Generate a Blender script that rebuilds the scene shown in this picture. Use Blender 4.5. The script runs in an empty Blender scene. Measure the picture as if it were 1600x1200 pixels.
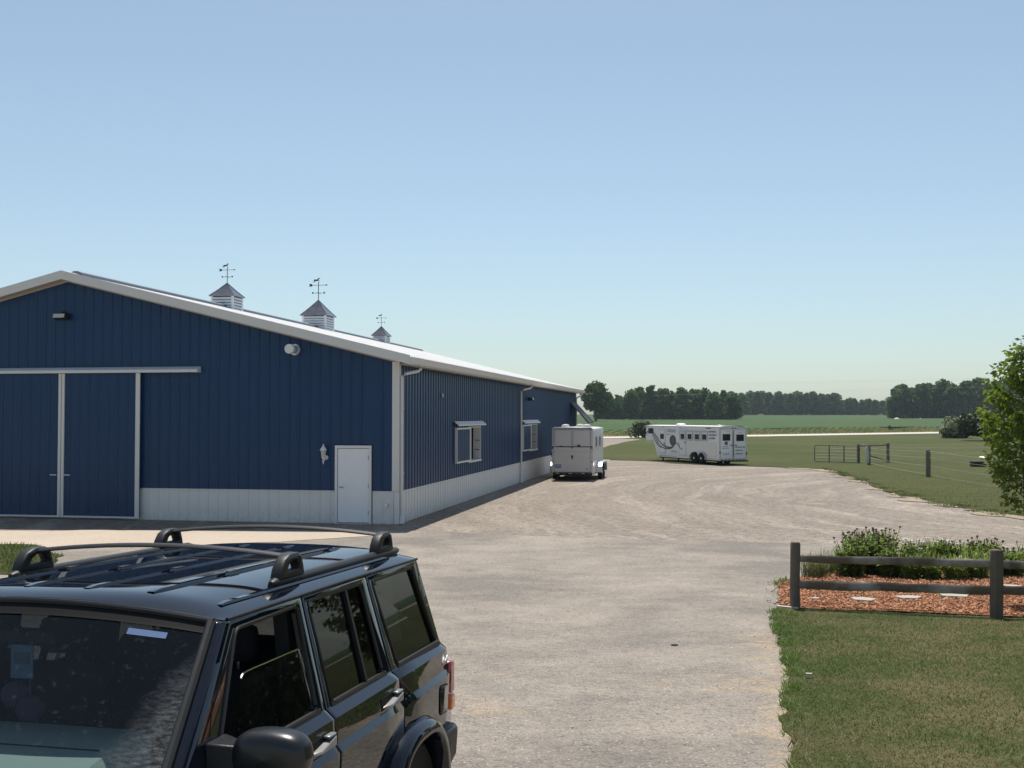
import bpy, bmesh, math, random
import numpy as np
from mathutils import Vector, Matrix, noise as mn
from mathutils.geometry import tessellate_polygon

random.seed(7); np.random.seed(7)
rng = np.random.default_rng(11)
SC = bpy.context.scene
COL = SC.collection
PI = math.pi

# ------------------------------------------------------------------ camera, sky, sun, exposure
FPX, PITCH, CAMZ = 1700.0, math.atan(50/1700.0), 3.0
cam = bpy.data.objects.new("camera", bpy.data.cameras.new("camera"))
COL.objects.link(cam); SC.camera = cam
cam.location = (0, 0, CAMZ); cam.rotation_euler = (PI/2 + PITCH, 0, 0)
cam.data.sensor_width = 36; cam.data.lens = 36*FPX/1600; cam.data.clip_end = 6000; cam.data.clip_start = 0.05
SUN_EL, SUN_AZ = math.radians(69), math.radians(1.5)
world = bpy.data.worlds.new("World"); SC.world = world; world.use_nodes = True
wn = world.node_tree.nodes; wl = world.node_tree.links
sky = wn.new("ShaderNodeTexSky"); sky.sky_type = 'NISHITA'; sky.sun_disc = False
sky.sun_elevation = SUN_EL; sky.sun_rotation = SUN_AZ
sky.altitude = 200; sky.air_density = 1.0; sky.dust_density = 1.0; sky.ozone_density = 1.6
hs = wn.new("ShaderNodeHueSaturation"); hs.inputs["Saturation"].default_value = .78; wl.new(sky.outputs[0], hs.inputs["Color"])
tn = wn.new("ShaderNodeMix"); tn.data_type = 'RGBA'; tn.blend_type = 'MULTIPLY'; tn.inputs[0].default_value = 1.0; tn.inputs[7].default_value = (.895, .985, .99, 1)
wl.new(hs.outputs[0], tn.inputs[6]); wl.new(tn.outputs[2], wn["Background"].inputs[0]); wn["Background"].inputs[1].default_value = 0.104
sl = bpy.data.lights.new("sun", 'SUN'); sl.energy = 4.6; sl.angle = math.radians(0.5); sl.color = (1.0, 0.955, 0.88)
sun = bpy.data.objects.new("sun", sl); COL.objects.link(sun)
SD = Vector((math.sin(SUN_AZ)*math.cos(SUN_EL), math.cos(SUN_AZ)*math.cos(SUN_EL), math.sin(SUN_EL)))
sun.rotation_euler = (-SD).to_track_quat('-Z', 'Y').to_euler(); sun.location = (0, 0, 60)
SC.view_settings.view_transform = 'Standard'; SC.view_settings.look = 'None'
SC.view_settings.exposure = 0.28; SC.view_settings.gamma = 1.0; SC.view_settings.use_curve_mapping = False
SC.render.engine = 'CYCLES'
SC.cycles.max_bounces = 8; SC.cycles.transparent_max_bounces = 24
SC.cycles.volume_bounces = 0

# ------------------------------------------------------------------ terrain and picture-to-ground measuring
def T(y):
    if y <= 5.2: return 0.75 + 0.028*min(5.2 - y, 9.0)
    if y < 22:
        t = (y-5.2)/16.8
        return 0.75*(2*t**3-3*t**2+1) + (-0.028*16.8)*(t**3-2*t**2+t)
    if y > 150: return 6e-6*(min(y, 950)-150)**2
    return 0.0
CP, SP = math.cos(PITCH), math.sin(PITCH)
def ray(u, v):
    a, b, c = u-800, FPX, 600-v
    return Vector((a, CP*b-SP*c, SP*b+CP*c))
def G(u, v):
    """ground point measured from the photograph"""
    d = ray(u, v); z = 0.0
    for _ in range(60):
        t = (z-CAMZ)/d.z; z = 0.5*z + 0.5*T(t*d.y)
    return (t*d.x, t*d.y)

# ------------------------------------------------------------------ materials
class NT:
    def __init__(s, name):
        s.m = bpy.data.materials.new(name); s.m.use_nodes = True
        s.n = s.m.node_tree.nodes; s.l = s.m.node_tree.links
        s.p = s.n["Principled BSDF"]; s.out = s.n["Material Output"]
    def node(s, t, **kw):
        n = s.n.new(t)
        for k, v in kw.items():
            if k.startswith("i_"):
                key = k[2:]
                key = int(key) if key.isdigit() else key
                if hasattr(v, "is_linked") or isinstance(v, bpy.types.NodeSocket): s.l.new(v, n.inputs[key])
                else: n.inputs[key].default_value = v
            else: setattr(n, k, v)
        return n
    def pos(s): return s.node("ShaderNodeNewGeometry").outputs["Position"]
    def obj(s): return s.node("ShaderNodeTexCoord").outputs["Object"]
    def noise(s, vec, scale, detail=4, rough=.6, dist=0):
        n = s.node("ShaderNodeTexNoise"); s.l.new(vec, n.inputs["Vector"])
        n.inputs["Scale"].default_value = scale; n.inputs["Detail"].default_value = detail
        n.inputs["Roughness"].default_value = rough; n.inputs["Distortion"].default_value = dist
        return n.outputs["Fac"]
    def ramp(s, fac, stops):
        n = s.node("ShaderNodeValToRGB"); s.l.new(fac, n.inputs[0]); e = n.color_ramp.elements
        while len(e) < len(stops): e.new(0.5)
        for k, (p, c) in enumerate(stops):
            e[k].position = p; e[k].color = c if len(c) == 4 else (*c, 1)
        return n.outputs[0]
    def mix(s, fac, a, b, mode='MIX'):
        n = s.node("ShaderNodeMix", data_type='RGBA', blend_type=mode)
        for idx, val in ((0, fac), (6, a), (7, b)):
            if isinstance(val, bpy.types.NodeSocket): s.l.new(val, n.inputs[idx])
            elif idx == 0: n.inputs[0].default_value = val
            else: n.inputs[idx].default_value = (*val, 1) if len(val) == 3 else val
        return n.outputs[2]
    def math(s, op, a, b=None, clamp=False):
        n = s.node("ShaderNodeMath", operation=op, use_clamp=clamp)
        for i, val in enumerate((a, b)):
            if val is None: continue
            if isinstance(val, bpy.types.NodeSocket): s.l.new(val, n.inputs[i])
            else: n.inputs[i].default_value = val
        return n.outputs[0]
    def mapping(s, vec, scale=(1, 1, 1), rot=(0, 0, 0), loc=(0, 0, 0)):
        n = s.node("ShaderNodeMapping"); s.l.new(vec, n.inputs[0])
        n.inputs["Scale"].default_value = scale; n.inputs["Rotation"].default_value = rot; n.inputs["Location"].default_value = loc
        return n.outputs[0]
    def bump(s, h, strength=.3, dist=.02):
        n = s.node("ShaderNodeBump"); n.inputs["Strength"].default_value = strength; n.inputs["Distance"].default_value = dist
        s.l.new(h, n.inputs["Height"]); s.l.new(n.outputs[0], s.p.inputs["Normal"])
    def set(s, **kw):
        names = dict(color="Base Color", rough="Roughness", metal="Metallic", spec="Specular IOR Level", coat="Coat Weight", coatr="Coat Roughness", alpha="Alpha", sub="Subsurface Weight")
        for k, v in kw.items():
            i = s.p.inputs[names[k]]
            if isinstance(v, bpy.types.NodeSocket): s.l.new(v, i)
            elif k == "color": i.default_value = (*v, 1)
            else: i.default_value = v
        return s

def simple(name, c, rough=.5, metal=0, spec=.5, coat=0, var=.12, scale=3.0, bump=0, bscale=60):
    m = NT(name)
    o = m.obj()
    f = m.noise(o, scale, 5)
    lo = tuple(x*(1-var) for x in c); hi = tuple(min(1, x*(1+var)) for x in c)
    m.set(color=m.mix(f, lo, hi), rough=rough, metal=metal, spec=spec, coat=coat)
    r = m.noise(o, scale*7, 4)
    m.set(rough=m.math('ADD', rough-.06, m.math('MULTIPLY', r, .12)))
    if bump: m.bump(m.noise(o, bscale, 4), bump, .01)
    return m.m
M = {}
def steel_sheet(name, c, rough=.42, canning=.12):
    """painted ribbed steel: faint dust towards nothing in particular, slight oil-canning"""
    m = NT(name); p = m.pos()
    big = m.noise(p, .35, 3); fine = m.noise(m.mapping(p, (6, 6, .6)), 1.5, 5)
    sp = m.node("ShaderNodeSeparateXYZ"); m.l.new(p, sp.inputs[0])
    mud = m.node("ShaderNodeMapRange", i_1=.02, i_2=.42, i_3=.22, i_4=0.0); m.l.new(m.math('ADD', sp.outputs[2], m.math('MULTIPLY', m.noise(p, 1.1, 5, .7), -.16)), mud.inputs[0])
    splash = m.math('MULTIPLY', mud.outputs[0], m.ramp(m.noise(m.mapping(p, (9, 9, 5)), 1, 6, .8), [(.42, (0, 0, 0)), (.62, (1, 1, 1))]), True)
    c1 = m.mix(m.math('MULTIPLY', fine, .35), c, tuple(min(1, .75*x+.05) for x in c))
    m.set(color=m.mix(splash, m.mix(m.math('MULTIPLY', big, .25), c1, tuple(x*.8 for x in c)), (.20, .165, .125)), rough=rough, spec=.3)
    m.bump(m.noise(m.mapping(p, (1, 1, .5)), 1.8, 2), canning, .03) if canning else None
    return m.m
M['blue'] = steel_sheet("blue_steel", (.0015, .036, .112), .36)
M['white'] = steel_sheet("white_steel", (.74, .735, .705), .45)
M['roof'] = steel_sheet("roof_steel", (.93, .90, .86), .5, 0)
M['trim'] = simple("white_trim", (.67, .655, .62), .45, var=.06)
M['whitepaint'] = simple("white_paint", (.72, .72, .71), .4, var=.04)
M['doorwhite'] = simple("door_white", (.80, .81, .82), .5, var=.05)
M['soffit'] = simple("soffit", (.42, .37, .31), .7)
M['galv'] = simple("galvanised", (.50, .52, .55), .28, .9, var=.2)
M['cuproof'] = simple("cupola_metal", (.27, .25, .25), .20, .9, var=.25, scale=5)
M['louvre'] = simple("louvre_white", (.56, .60, .65), .5, var=.08)
M['black'] = simple("black_plastic", (.014, .014, .015), .36, spec=.25, var=.25, bump=.15, bscale=300)
M['rack'] = simple("rack_plastic", (.022, .021, .021), .42, spec=.3, var=.25, bump=.12, bscale=300)
M['rubber'] = simple("rubber", (.012, .012, .012), .62, spec=.1, var=.3)
M['iron'] = simple("dark_iron", (.02, .02, .022), .5, .3)
M['ridge'] = simple("ridge_vent", (.10, .12, .16), .5)
M['lampglass'] = simple("lamp_glass", (.5, .48, .42), .25)
M['sand'] = simple("pale_sand", (.62, .5, .36), .95, var=.15)
M['dirtheap'] = simple("dirt_heap", (.085, .065, .048), .95, var=.3)
M['stone'] = simple("paving_stone", (.38, .345, .30), .9, var=.15, scale=9, bump=.4, bscale=40)
M['tub'] = simple("tub_rubber", (.012, .013, .016), .6)
M['orange'] = simple("orange_lens", (.7, .16, .02), .25)
M['red'] = simple("red_lens", (.32, .018, .015), .18, coat=1)
M['amber'] = simple("amber_lens", (.75, .17, .02), .18, coat=1)
M['alu'] = simple("aluminium", (.56, .56, .57), .34, .75, var=.1)
M['trailer'] = simple("trailer_paint", (.66, .62, .58), .35, var=.06, coat=.3)
M['trailer2'] = simple("trailer_white", (.78, .775, .765), .35, var=.05, coat=.3)
M['decal'] = simple("decal_black", (.03, .032, .045), .4)
M['decalgrey'] = simple("decal_grey", (.13, .15, .19), .5)
M['decalblue'] = simple("decal_blue", (.08, .14, .28), .5)
M['darkglass'] = simple("dark_glass", (.010, .012, .016), .12, spec=.25)
M['rope'] = simple("white_rope", (.6, .58, .54), .8)
M['wire'] = simple("fence_wire", (.42, .42, .40), .5)
M['gate'] = simple("gate_paint", (.05, .065, .06), .45)
M['chrome'] = simple("chrome", (.75, .75, .76), .12, 1.0)
M['handle'] = simple("handle_metal", (.35, .34, .33), .32, .6)
M['seat'] = simple("seat_cloth", (.022, .023, .027), .9, bump=.3, bscale=200)
M['mirrorshell'] = simple("mirror_shell", (.012, .012, .013), .3)
M['dash'] = simple("dash_vinyl", (.50, .55, .49), .55, var=.08, bump=.12, bscale=250)
M['carpet'] = simple("car_floor", (.02, .02, .022), .95)
M['headliner'] = simple("headliner", (.05, .05, .055), .95)
M['sticker'] = simple("sticker_blue", (.16, .24, .36), .5)
M['pink'] = simple("plush", (.14, .10, .14), .9, bump=.4, bscale=120)
M['fenceboard'] = simple("edging_wood", (.5, .45, .38), .9)
M['rim'] = simple("rim_alloy", (.45, .45, .46), .3, .8)

def paint():
    m = NT("black_car_paint"); o = m.obj()
    dust = m.noise(m.mapping(o, (2, 2, 2)), 3, 6, .7)
    fine = m.noise(o, 140, 3)
    m.set(color=m.mix(m.math('MULTIPLY', fine, dust), (.003, .0045, .009), (.007, .0085, .013)), rough=.6, spec=0.0, coat=1.0)
    m.p.inputs['Coat IOR'].default_value = 1.58
    m.set(coatr=m.math('MULTIPLY', dust, .05))
    m.bump(m.noise(o, 2.2, 2), .02, .02)
    return m.m
M['paint'] = paint()

def glass(name, tint, dirt=0.0, smear=False):
    m = NT(name); m.n.remove(m.p)
    tr = m.node("ShaderNodeBsdfTransparent"); tr.inputs[0].default_value = (*tint, 1)
    gl = m.node("ShaderNodeBsdfGlossy"); gl.inputs["Roughness"].default_value = .015
    mx = m.node("ShaderNodeMixShader")
    # thin pane: the same reflectance from both sides (Schlick)
    geo = m.node("ShaderNodeNewGeometry"); dot = m.node("ShaderNodeVectorMath", operation='DOT_PRODUCT')
    m.l.new(geo.outputs["Normal"], dot.inputs[0]); m.l.new(geo.outputs["Incoming"], dot.inputs[1])
    c = m.math('ABSOLUTE', dot.outputs["Value"])
    k = m.math('ADD', .042, m.math('MULTIPLY', m.math('POWER', m.math('SUBTRACT', 1.0, c), 5.0), .93), True)
    m.l.new(k, mx.inputs[0]); m.l.new(tr.outputs[0], mx.inputs[1]); m.l.new(gl.outputs[0], mx.inputs[2])
    last = mx.outputs[0]
    if dirt:
        df = m.node("ShaderNodeBsdfDiffuse"); df.inputs[0].default_value = (.42, .43, .42, 1)
        o = m.obj()
        specks = m.ramp(m.noise(o, 38, 3, .6), [(.60, (0, 0, 0)), (.74, (1, 1, 1))])
        film = m.noise(o, 4, 5, .7)
        val = m.math('ADD', m.math('MULTIPLY', specks, .05), m.math('MULTIPLY', film, dirt))
        if smear:
            # unwiped corner of the windscreen on the driver's side: streaky dried dirt
            sep = m.node("ShaderNodeSeparateXYZ"); m.l.new(o, sep.inputs[0])
            edge = m.node("ShaderNodeMapRange", i_1=.0, i_2=.16); 
            wob = m.math('ADD', sep.outputs[0], m.math('MULTIPLY', m.noise(o, 5, 3), .16))
            wob = m.math('SUBTRACT', m.math('ADD', wob, .57*1.42-.72), m.math('MULTIPLY', sep.outputs[2], .57))
            m.l.new(wob, edge.inputs[0])
            streak = m.ramp(m.noise(m.mapping(o, (7, 7, 26), (.0, .75, .0)), 4, 7, .8), [(.42, (.10, .10, .10)), (.68, (1, 1, 1))])
            val = m.math('ADD', val, m.math('MULTIPLY', m.math('MULTIPLY', edge.outputs[0], streak), .34))
        mx2 = m.node("ShaderNodeMixShader"); m.l.new(m.math('MINIMUM', val, .6), mx2.inputs[0])
        m.l.new(last, mx2.inputs[1]); m.l.new(df.outputs[0], mx2.inputs[2]); last = mx2.outputs[0]
    m.l.new(last, m.out.inputs[0])
    return m.m
M['windscreen'] = glass("windscreen_glass", (.46, .54, .55), .007, True)
M['clearglass'] = glass("door_glass", (.30, .34, .33), .01)
M['tintglass'] = glass("tinted_glass", (.10, .11, .11), .006)

# ---- ground materials (all from world position)
def ground_mat(name, kind):
    m = NT(name); p = m.pos()
    if kind == 'gravel':
        big = m.noise(p, .16, 5, .65); mid = m.noise(p, 1.3, 5, .7); fine = m.noise(p, 24, 4, .8); vf = m.noise(p, 70, 2, .7)
        sep = m.node("ShaderNodeSeparateXYZ"); m.l.new(p, sep.inputs[0])
        # tyre tracks: streaks that run round the turning loop
        dx = m.math('SUBTRACT', sep.outputs[0], 30.0); dy = m.math('SUBTRACT', sep.outputs[1], 37.0)
        r = m.math('SQRT', m.math('ADD', m.math('MULTIPLY', dx, dx), m.math('MULTIPLY', dy, dy)))
        an = m.math('ARCTAN2', dy, dx)
        cb = m.node("ShaderNodeCombineXYZ"); m.l.new(m.math('ADD', r, m.math('MULTIPLY', big, 3.0)), cb.inputs[0]); m.l.new(m.math('MULTIPLY', an, 2.2), cb.inputs[1])
        tr = m.noise(cb.outputs[0], .95, 5, .7, .3)
        trk = m.ramp(tr, [(.48, (0, 0, 0)), (.66, (1, 1, 1))])
        c = m.mix(m.ramp(big, [(.35, (0, 0, 0)), (.65, (1, 1, 1))]), (.285, .240, .197), (.365, .308, .254))
        c = m.mix(m.math('MULTIPLY', trk, m.math('MULTIPLY', mid, 1.15)), c, (.56, .485, .405))
        c = m.mix(m.ramp(fine, [(.25, (.62, .62, .62)), (.5, (1, 1, 1)), (.75, (1.5, 1.48, 1.45))]), (0, 0, 0), c, 'MULTIPLY') if False else m.mix(1.0, c, m.ramp(fine, [(.34, (.38, .38, .39)), (.52, (.92, .92, .92)), (.68, (1.0, 1.0, 1.0))]), 'MULTIPLY')
        c = m.mix(1.0, c, m.ramp(m.noise(p, 4.5, 6, .85), [(.36, (.42, .41, .41)), (.52, (.93, .93, .93)), (.62, (1, 1, 1))]), 'MULTIPLY')
        c = m.mix(m.ramp(vf, [(.62, (0, 0, 0)), (.72, (1, 1, 1))]), c, (.56, .50, .43))
        m.set(color=c, rough=.95, spec=.15); m.bump(m.math('ADD', fine, m.math('MULTIPLY', mid, 2.5)), .6, .03)
    elif kind == 'drive':
        big = m.noise(p, .30, 5, .6, .6); mid = m.noise(m.mapping(p, (1.0, 1.15, 1)), 1.1, 6, .7); fine = m.noise(p, 46, 3, .8)
        vor = m.node("ShaderNodeTexVoronoi"); m.l.new(p, vor.inputs["Vector"]); vor.inputs["Scale"].default_value = 26
        sp = m.ramp(vor.outputs["Distance"], [(.0, (1, 1, 1)), (.28, (0, 0, 0))])
        rnd = m.node("ShaderNodeSeparateColor"); m.l.new(vor.outputs["Color"], rnd.inputs[0])
        sel = m.math('GREATER_THAN', rnd.outputs[0], .62)
        dark = m.math('GREATER_THAN', rnd.outputs[1], .86)
        c = m.mix(m.ramp(m.math('ADD', m.math('MULTIPLY', big, .6), m.math('MULTIPLY', mid, .4)), [(.40, (0, 0, 0)), (.60, (1, 1, 1))]), (.222, .196, .168), (.372, .320, .266))
        tan = m.ramp(m.noise(p, .55, 6, .75), [(.60, (0, 0, 0)), (.70, (1, 1, 1))])
        c = m.mix(m.math('MULTIPLY', tan, .55), c, (.43, .33, .22))
        # wind-blown sand gathered along the lawn edge
        e0, e1 = G(1213, 953), G(1232, 1205); ed = Vector((e1[1]-e0[1], e0[0]-e1[0])).normalized(); ed = ed if ed.x < 0 else -ed
        sx = m.node("ShaderNodeSeparateXYZ"); m.l.new(p, sx.inputs[0])
        dd = m.math('ADD', m.math('MULTIPLY', sx.outputs[0], ed.x), m.math('MULTIPLY', sx.outputs[1], ed.y)); dd = m.math('SUBTRACT', dd, ed.x*e0[0]+ed.y*e0[1])
        near = m.node("ShaderNodeMapRange", i_1=-.15, i_2=1.25, i_3=.32, i_4=0.0); m.l.new(dd, near.inputs[0])
        far = m.node('ShaderNodeMapRange', i_1=13.2, i_2=16.0, i_3=0.0, i_4=-.4); m.l.new(sx.outputs[1], far.inputs[0])
        sn = m.ramp(m.math('ADD', m.math('ADD', near.outputs[0], far.outputs[0]), m.noise(m.mapping(p, (1, 1.8, 1)), 1.15, 6, .7)), [(.70, (0, 0, 0)), (.86, (1, 1, 1))])
        c = m.mix(m.math('MULTIPLY', sn, .8), c, (.43, .325, .215))
        c = m.mix(1.0, c, m.ramp(fine, [(.30, (.42, .42, .43)), (.52, (.95, .95, .95)), (.7, (1, 1, 1))]), 'MULTIPLY')
        gr = m.noise(p, 13, 5, .9); c = m.mix(1.0, c, m.ramp(gr, [(.34, (.55, .54, .54)), (.5, (.96, .96, .96)), (.66, (1, 1, 1))]), 'MULTIPLY')
        c = m.mix(m.math('MULTIPLY', m.math('MULTIPLY', sp, sel), .75), c, (.68, .65, .60))
        c = m.mix(m.math('MULTIPLY', m.math('MULTIPLY', sp, dark), .6), c, (.08, .075, .07))
        m.set(color=c, rough=.9, spec=.2); m.bump(m.math('ADD', fine, m.math('MULTIPLY', sp, .5)), .45, .012)
    elif kind == 'soil':
        big = m.noise(p, .5, 5); fine = m.noise(p, 30, 4, .8)
        c = m.mix(big, (.44, .365, .285), (.56, .475, .38))
        c = m.mix(1.0, c, m.ramp(fine, [(.25, (.6, .6, .6)), (.6, (1, 1, 1))]), 'MULTIPLY')
        m.set(color=c, rough=.95, spec=.1); m.bump(fine, .5, .02)
    elif kind == 'fringe':
        k = m.ramp(m.noise(p, 1.3, 6, .85), [(.50, (0, 0, 0)), (.64, (1, 1, 1))]); fine = m.noise(p, 22, 4, .8)
        c = m.mix(k, (.33, .27, .20), (.42, .325, .215)); c = m.mix(1.0, c, m.ramp(fine, [(.28, (.55, .54, .52)), (.58, (1, 1, 1))]), 'MULTIPLY')
        m.set(color=c, rough=.95, spec=.1); m.bump(fine, .5, .02)
    elif kind == 'lawn':
        big = m.noise(p, .07, 4, .6); mid = m.noise(p, .8, 5, .7); fine = m.noise(p, 14, 4, .85)
        # mowing stripes
        wv = m.node("ShaderNodeTexWave", wave_type='BANDS', bands_direction='Y'); m.l.new(m.mapping(p, (1, 1, 1), (0, 0, .35)), wv.inputs[0])
        wv.inputs["Scale"].default_value = .22; wv.inputs["Distortion"].default_value = 1.2; wv.inputs["Detail"].default_value = 2
        c = m.mix(m.ramp(big, [(.38, (0, 0, 0)), (.66, (1, 1, 1))]), (.066, .084, .019), (.118, .116, .035))
        c = m.mix(m.math('MULTIPLY', wv.outputs["Fac"], .55), c, (.046, .070, .014))
        c = m.mix(m.ramp(mid, [(.45, (0, 0, 0)), (.75, (.5, .5, .5))]), c, (.135, .125, .05))
        c = m.mix(1.0, c, m.ramp(fine, [(.25, (.45, .45, .45)), (.65, (1, 1, 1))]), 'MULTIPLY')
        m.set(color=c, rough=.9, spec=.15); m.bump(m.math('ADD', fine, mid), .8, .08)
    elif kind == 'nearlawn':
        mid = m.noise(p, .55, 5, .7); fine = m.noise(p, 26, 4, .8)
        c = m.mix(m.ramp(mid, [(.42, (0, 0, 0)), (.6, (1, 1, 1))]), (.07, .085, .025), (.17, .135, .07))
        c = m.mix(1.0, c, m.ramp(fine, [(.3, (.4, .4, .4)), (.65, (1, 1, 1))]), 'MULTIPLY')
        m.set(color=c, rough=.95, spec=.1); m.bump(fine, .7, .03)
    elif kind == 'mulch':
        f = m.noise(p, 26, 4, .8); g = m.noise(p, 1.2, 4)
        c = m.mix(f, (.13, .055, .028), (.36, .165, .085)); c = m.mix(m.math('MULTIPLY', g, .5), c, (.26, .13, .085))
        m.set(color=c, rough=.95, spec=.1); m.bump(f, .9, .04)
    elif kind == 'field':
        rows = m.node("ShaderNodeTexWave", wave_type='BANDS', bands_direction='X'); m.l.new(m.mapping(p, (1, 1, 1), (0, 0, .55)), rows.inputs[0])
        rows.inputs["Scale"].default_value = .35; rows.inputs["Distortion"].default_value = .4
        big = m.noise(m.mapping(p, (.4, 1, 1)), .02, 4, .6); mid = m.noise(m.mapping(p, (.3, 1, 1)), .12, 5, .7); fine = m.noise(p, 1.6, 4, .8)
        c = m.mix(m.ramp(big, [(.35, (0, 0, 0)), (.65, (1, 1, 1))]), (.053, .112, .030), (.088, .145, .042))
        c = m.mix(m.math('MULTIPLY', m.ramp(mid, [(.5, (0, 0, 0)), (.8, (1, 1, 1))]), .5), c, (.11, .135, .05))
        c = m.mix(1.0, c, m.ramp(fine, [(.25, (.5, .5, .5)), (.65, (1, 1, 1))]), 'MULTIPLY')
        m.set(color=c, rough=.85, spec=.2); m.bump(m.math('ADD', fine, rows.outputs["Fac"]), 1.0, .35)
    elif kind == 'verge':
        big = m.noise(p, .05, 4); mid = m.noise(p, .5, 5, .75); fine = m.noise(p, 6, 4, .8)
        c = m.mix(m.ramp(mid, [(.38, (0, 0, 0)), (.62, (1, 1, 1))]), (.12, .145, .045), (.26, .22, .11))
        c = m.mix(1.0, c, m.ramp(fine, [(.25, (.5, .5, .5)), (.65, (1, 1, 1))]), 'MULTIPLY')
        m.set(color=c, rough=.9, spec=.1); m.bump(fine, .8, .2)
    elif kind == 'road':
        f = m.noise(p, 3, 4); c = m.mix(f, (.44, .40, .35), (.56, .52, .46)); m.set(color=c, rough=.9)
    return m.m
for k in ('gravel', 'drive', 'soil', 'lawn', 'nearlawn', 'mulch', 'fringe', 'field', 'verge', 'road'): M[k] = ground_mat(k+"_ground", k)

def leafy(name, c1, c2, transl=.35, rough=.5, island=True, spec=.4):
    m = NT(name)
    g = m.node("ShaderNodeNewGeometry")
    oi = m.node("ShaderNodeObjectInfo")
    f = m.math('ADD', m.math('MULTIPLY', g.outputs["Random Per Island"], .55), m.math('MULTIPLY', oi.outputs["Random"], .5))
    pp = m.noise(g.outputs["Position"], .9, 3)
    c = m.mix(m.math('MULTIPLY', m.math('ADD', f, pp), .6, True), c1, c2)
    m.set(color=c, rough=rough, spec=spec)
    tl = m.node("ShaderNodeBsdfTranslucent"); m.l.new(m.mix(1.0, c, (1.0, 1.0, .55), 'MULTIPLY'), tl.inputs[0])
    mx = m.node("ShaderNodeMixShader"); mx.inputs[0].default_value = transl
    m.l.new(m.p.outputs[0], mx.inputs[1]); m.l.new(tl.outputs[0], mx.inputs[2]); m.l.new(mx.outputs[0], m.out.inputs[0])
    return m.m
M['far_leaf'] = leafy("far_leaf", (.034, .078, .026), (.092, .165, .05), .42, .7, spec=.2)
M['lone_leaf'] = leafy("lone_leaf", (.032, .070, .022), (.085, .145, .042), .4, .7, spec=.2)
M['bush_leaf'] = leafy("bush_leaf", (.030, .045, .020), (.065, .085, .038), .25, .6)
M['pale_leaf'] = leafy("pale_bush_leaf", (.10, .125, .075), (.17, .19, .11), .25, .6)
M['near_leaf'] = leafy("pear_leaf", (.075, .135, .016), (.20, .275, .05), .55, .24, spec=.6)
M['plant_leaf'] = leafy("plant_leaf", (.14, .215, .055), (.26, .33, .10), .5, .40)
M['strap_leaf'] = leafy("strap_leaf", (.14, .22, .05), (.26, .33, .11), .45, .36)
M['ornament_leaf'] = leafy("fine_grass_leaf", (.10, .13, .05), (.19, .19, .09), .35, .5)
M['seedhead'] = simple("seed_head", (.055, .04, .026), .9)
M['petal_white'] = simple("white_petal", (.75, .74, .72), .7)
M['petal_orange'] = simple("orange_petal", (.42, .17, .05), .8)
def grass_mat(name, g1, g2, d1, d2, lo=.44, hi=.58, sc=.55):
    m = NT(name); g = m.node("ShaderNodeNewGeometry"); p = g.outputs["Position"]
    pat = m.noise(m.mapping(p, (.75, 1.25, 1)), sc, 3, .55, .4)
    r = g.outputs["Random Per Island"]
    green = m.mix(r, g1, g2); dry = m.mix(r, d1, d2)
    if name == 'lawn_blades':
        # the strip beside the watered bed stays greener than the open lawn
        sp = m.node('ShaderNodeSeparateXYZ'); m.l.new(p, sp.inputs[0]); pat = m.math('ADD', pat, m.math('MULTIPLY', m.math('SUBTRACT', 12.6, sp.outputs[1]), .022))
    k = m.ramp(m.math('ADD', pat, m.math('MULTIPLY', m.math('SUBTRACT', r, .5), .07)), [(lo, (0, 0, 0)), (hi, (1, 1, 1))])
    c = m.mix(k, green, dry); m.set(color=c, rough=.55, spec=.3)
    tl = m.node("ShaderNodeBsdfTranslucent"); m.l.new(c, tl.inputs[0])
    mx = m.node("ShaderNodeMixShader"); mx.inputs[0].default_value = .3
    m.l.new(m.p.outputs[0], mx.inputs[1]); m.l.new(tl.outputs[0], mx.inputs[2]); m.l.new(mx.outputs[0], m.out.inputs[0])
    return m.m
M['blade'] = grass_mat("lawn_blades", (.058, .108, .018), (.14, .19, .045), (.17, .14, .065), (.29, .245, .135), .52, .76)
M['edgeblade'] = grass_mat("edge_blades", (.09, .16, .025), (.19, .27, .06), (.22, .22, .08), (.3, .27, .12), .55, .75)
M['blade2'] = grass_mat("paddock_blades", (.075, .115, .025), (.13, .165, .045), (.15, .14, .06), (.23, .2, .09), .5, .75, .15)
M['dryblade'] = grass_mat("verge_blades", (.13, .17, .05), (.21, .24, .08), (.34, .27, .13), (.46, .38, .2), .4, .62, .2)
M['bark'] = simple("bark", (.085, .068, .052), .95, var=.35, scale=12, bump=.6, bscale=30)
def wood(name, c, grey):
    m = NT(name); o = m.obj()
    g = m.noise(m.mapping(o, (2.2, 40, 40)), 1.4, 5, .7); k = m.noise(o, 1.3, 4, .6)
    col = m.mix(g, tuple(x*.55 for x in c), tuple(x*1.35 for x in c))
    col = m.mix(m.ramp(k, [(.5, (0, 0, 0)), (.66, (.8, .8, .8))]), col, grey)
    m.set(color=col, rough=.9, spec=.15); m.bump(g, .7, .012)
    return m.m
M['rail'] = wood("weathered_rail", (.15, .115, .085), (.40, .36, .31))
M['post'] = simple("weathered_post", (.135, .108, .082), .92, var=.35, scale=8, bump=.6, bscale=26)
M['padpost'] = simple("paddock_post", (.19, .165, .13), .9, var=.3, scale=8, bump=.5, bscale=30)
M['padrail'] = simple("paddock_rail", (.36, .29, .21), .9, var=.2)
def chips_mat():
    m = NT("wood_chip"); g = m.node("ShaderNodeNewGeometry")
    m.set(color=m.ramp(g.outputs["Random Per Island"], [(0, (.13, .05, .025)), (.5, (.33, .15, .08)), (.9, (.46, .24, .14)), (1, (.5, .34, .22))]), rough=.9, spec=.15)
    return m.m
M['chip'] = chips_mat()
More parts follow.
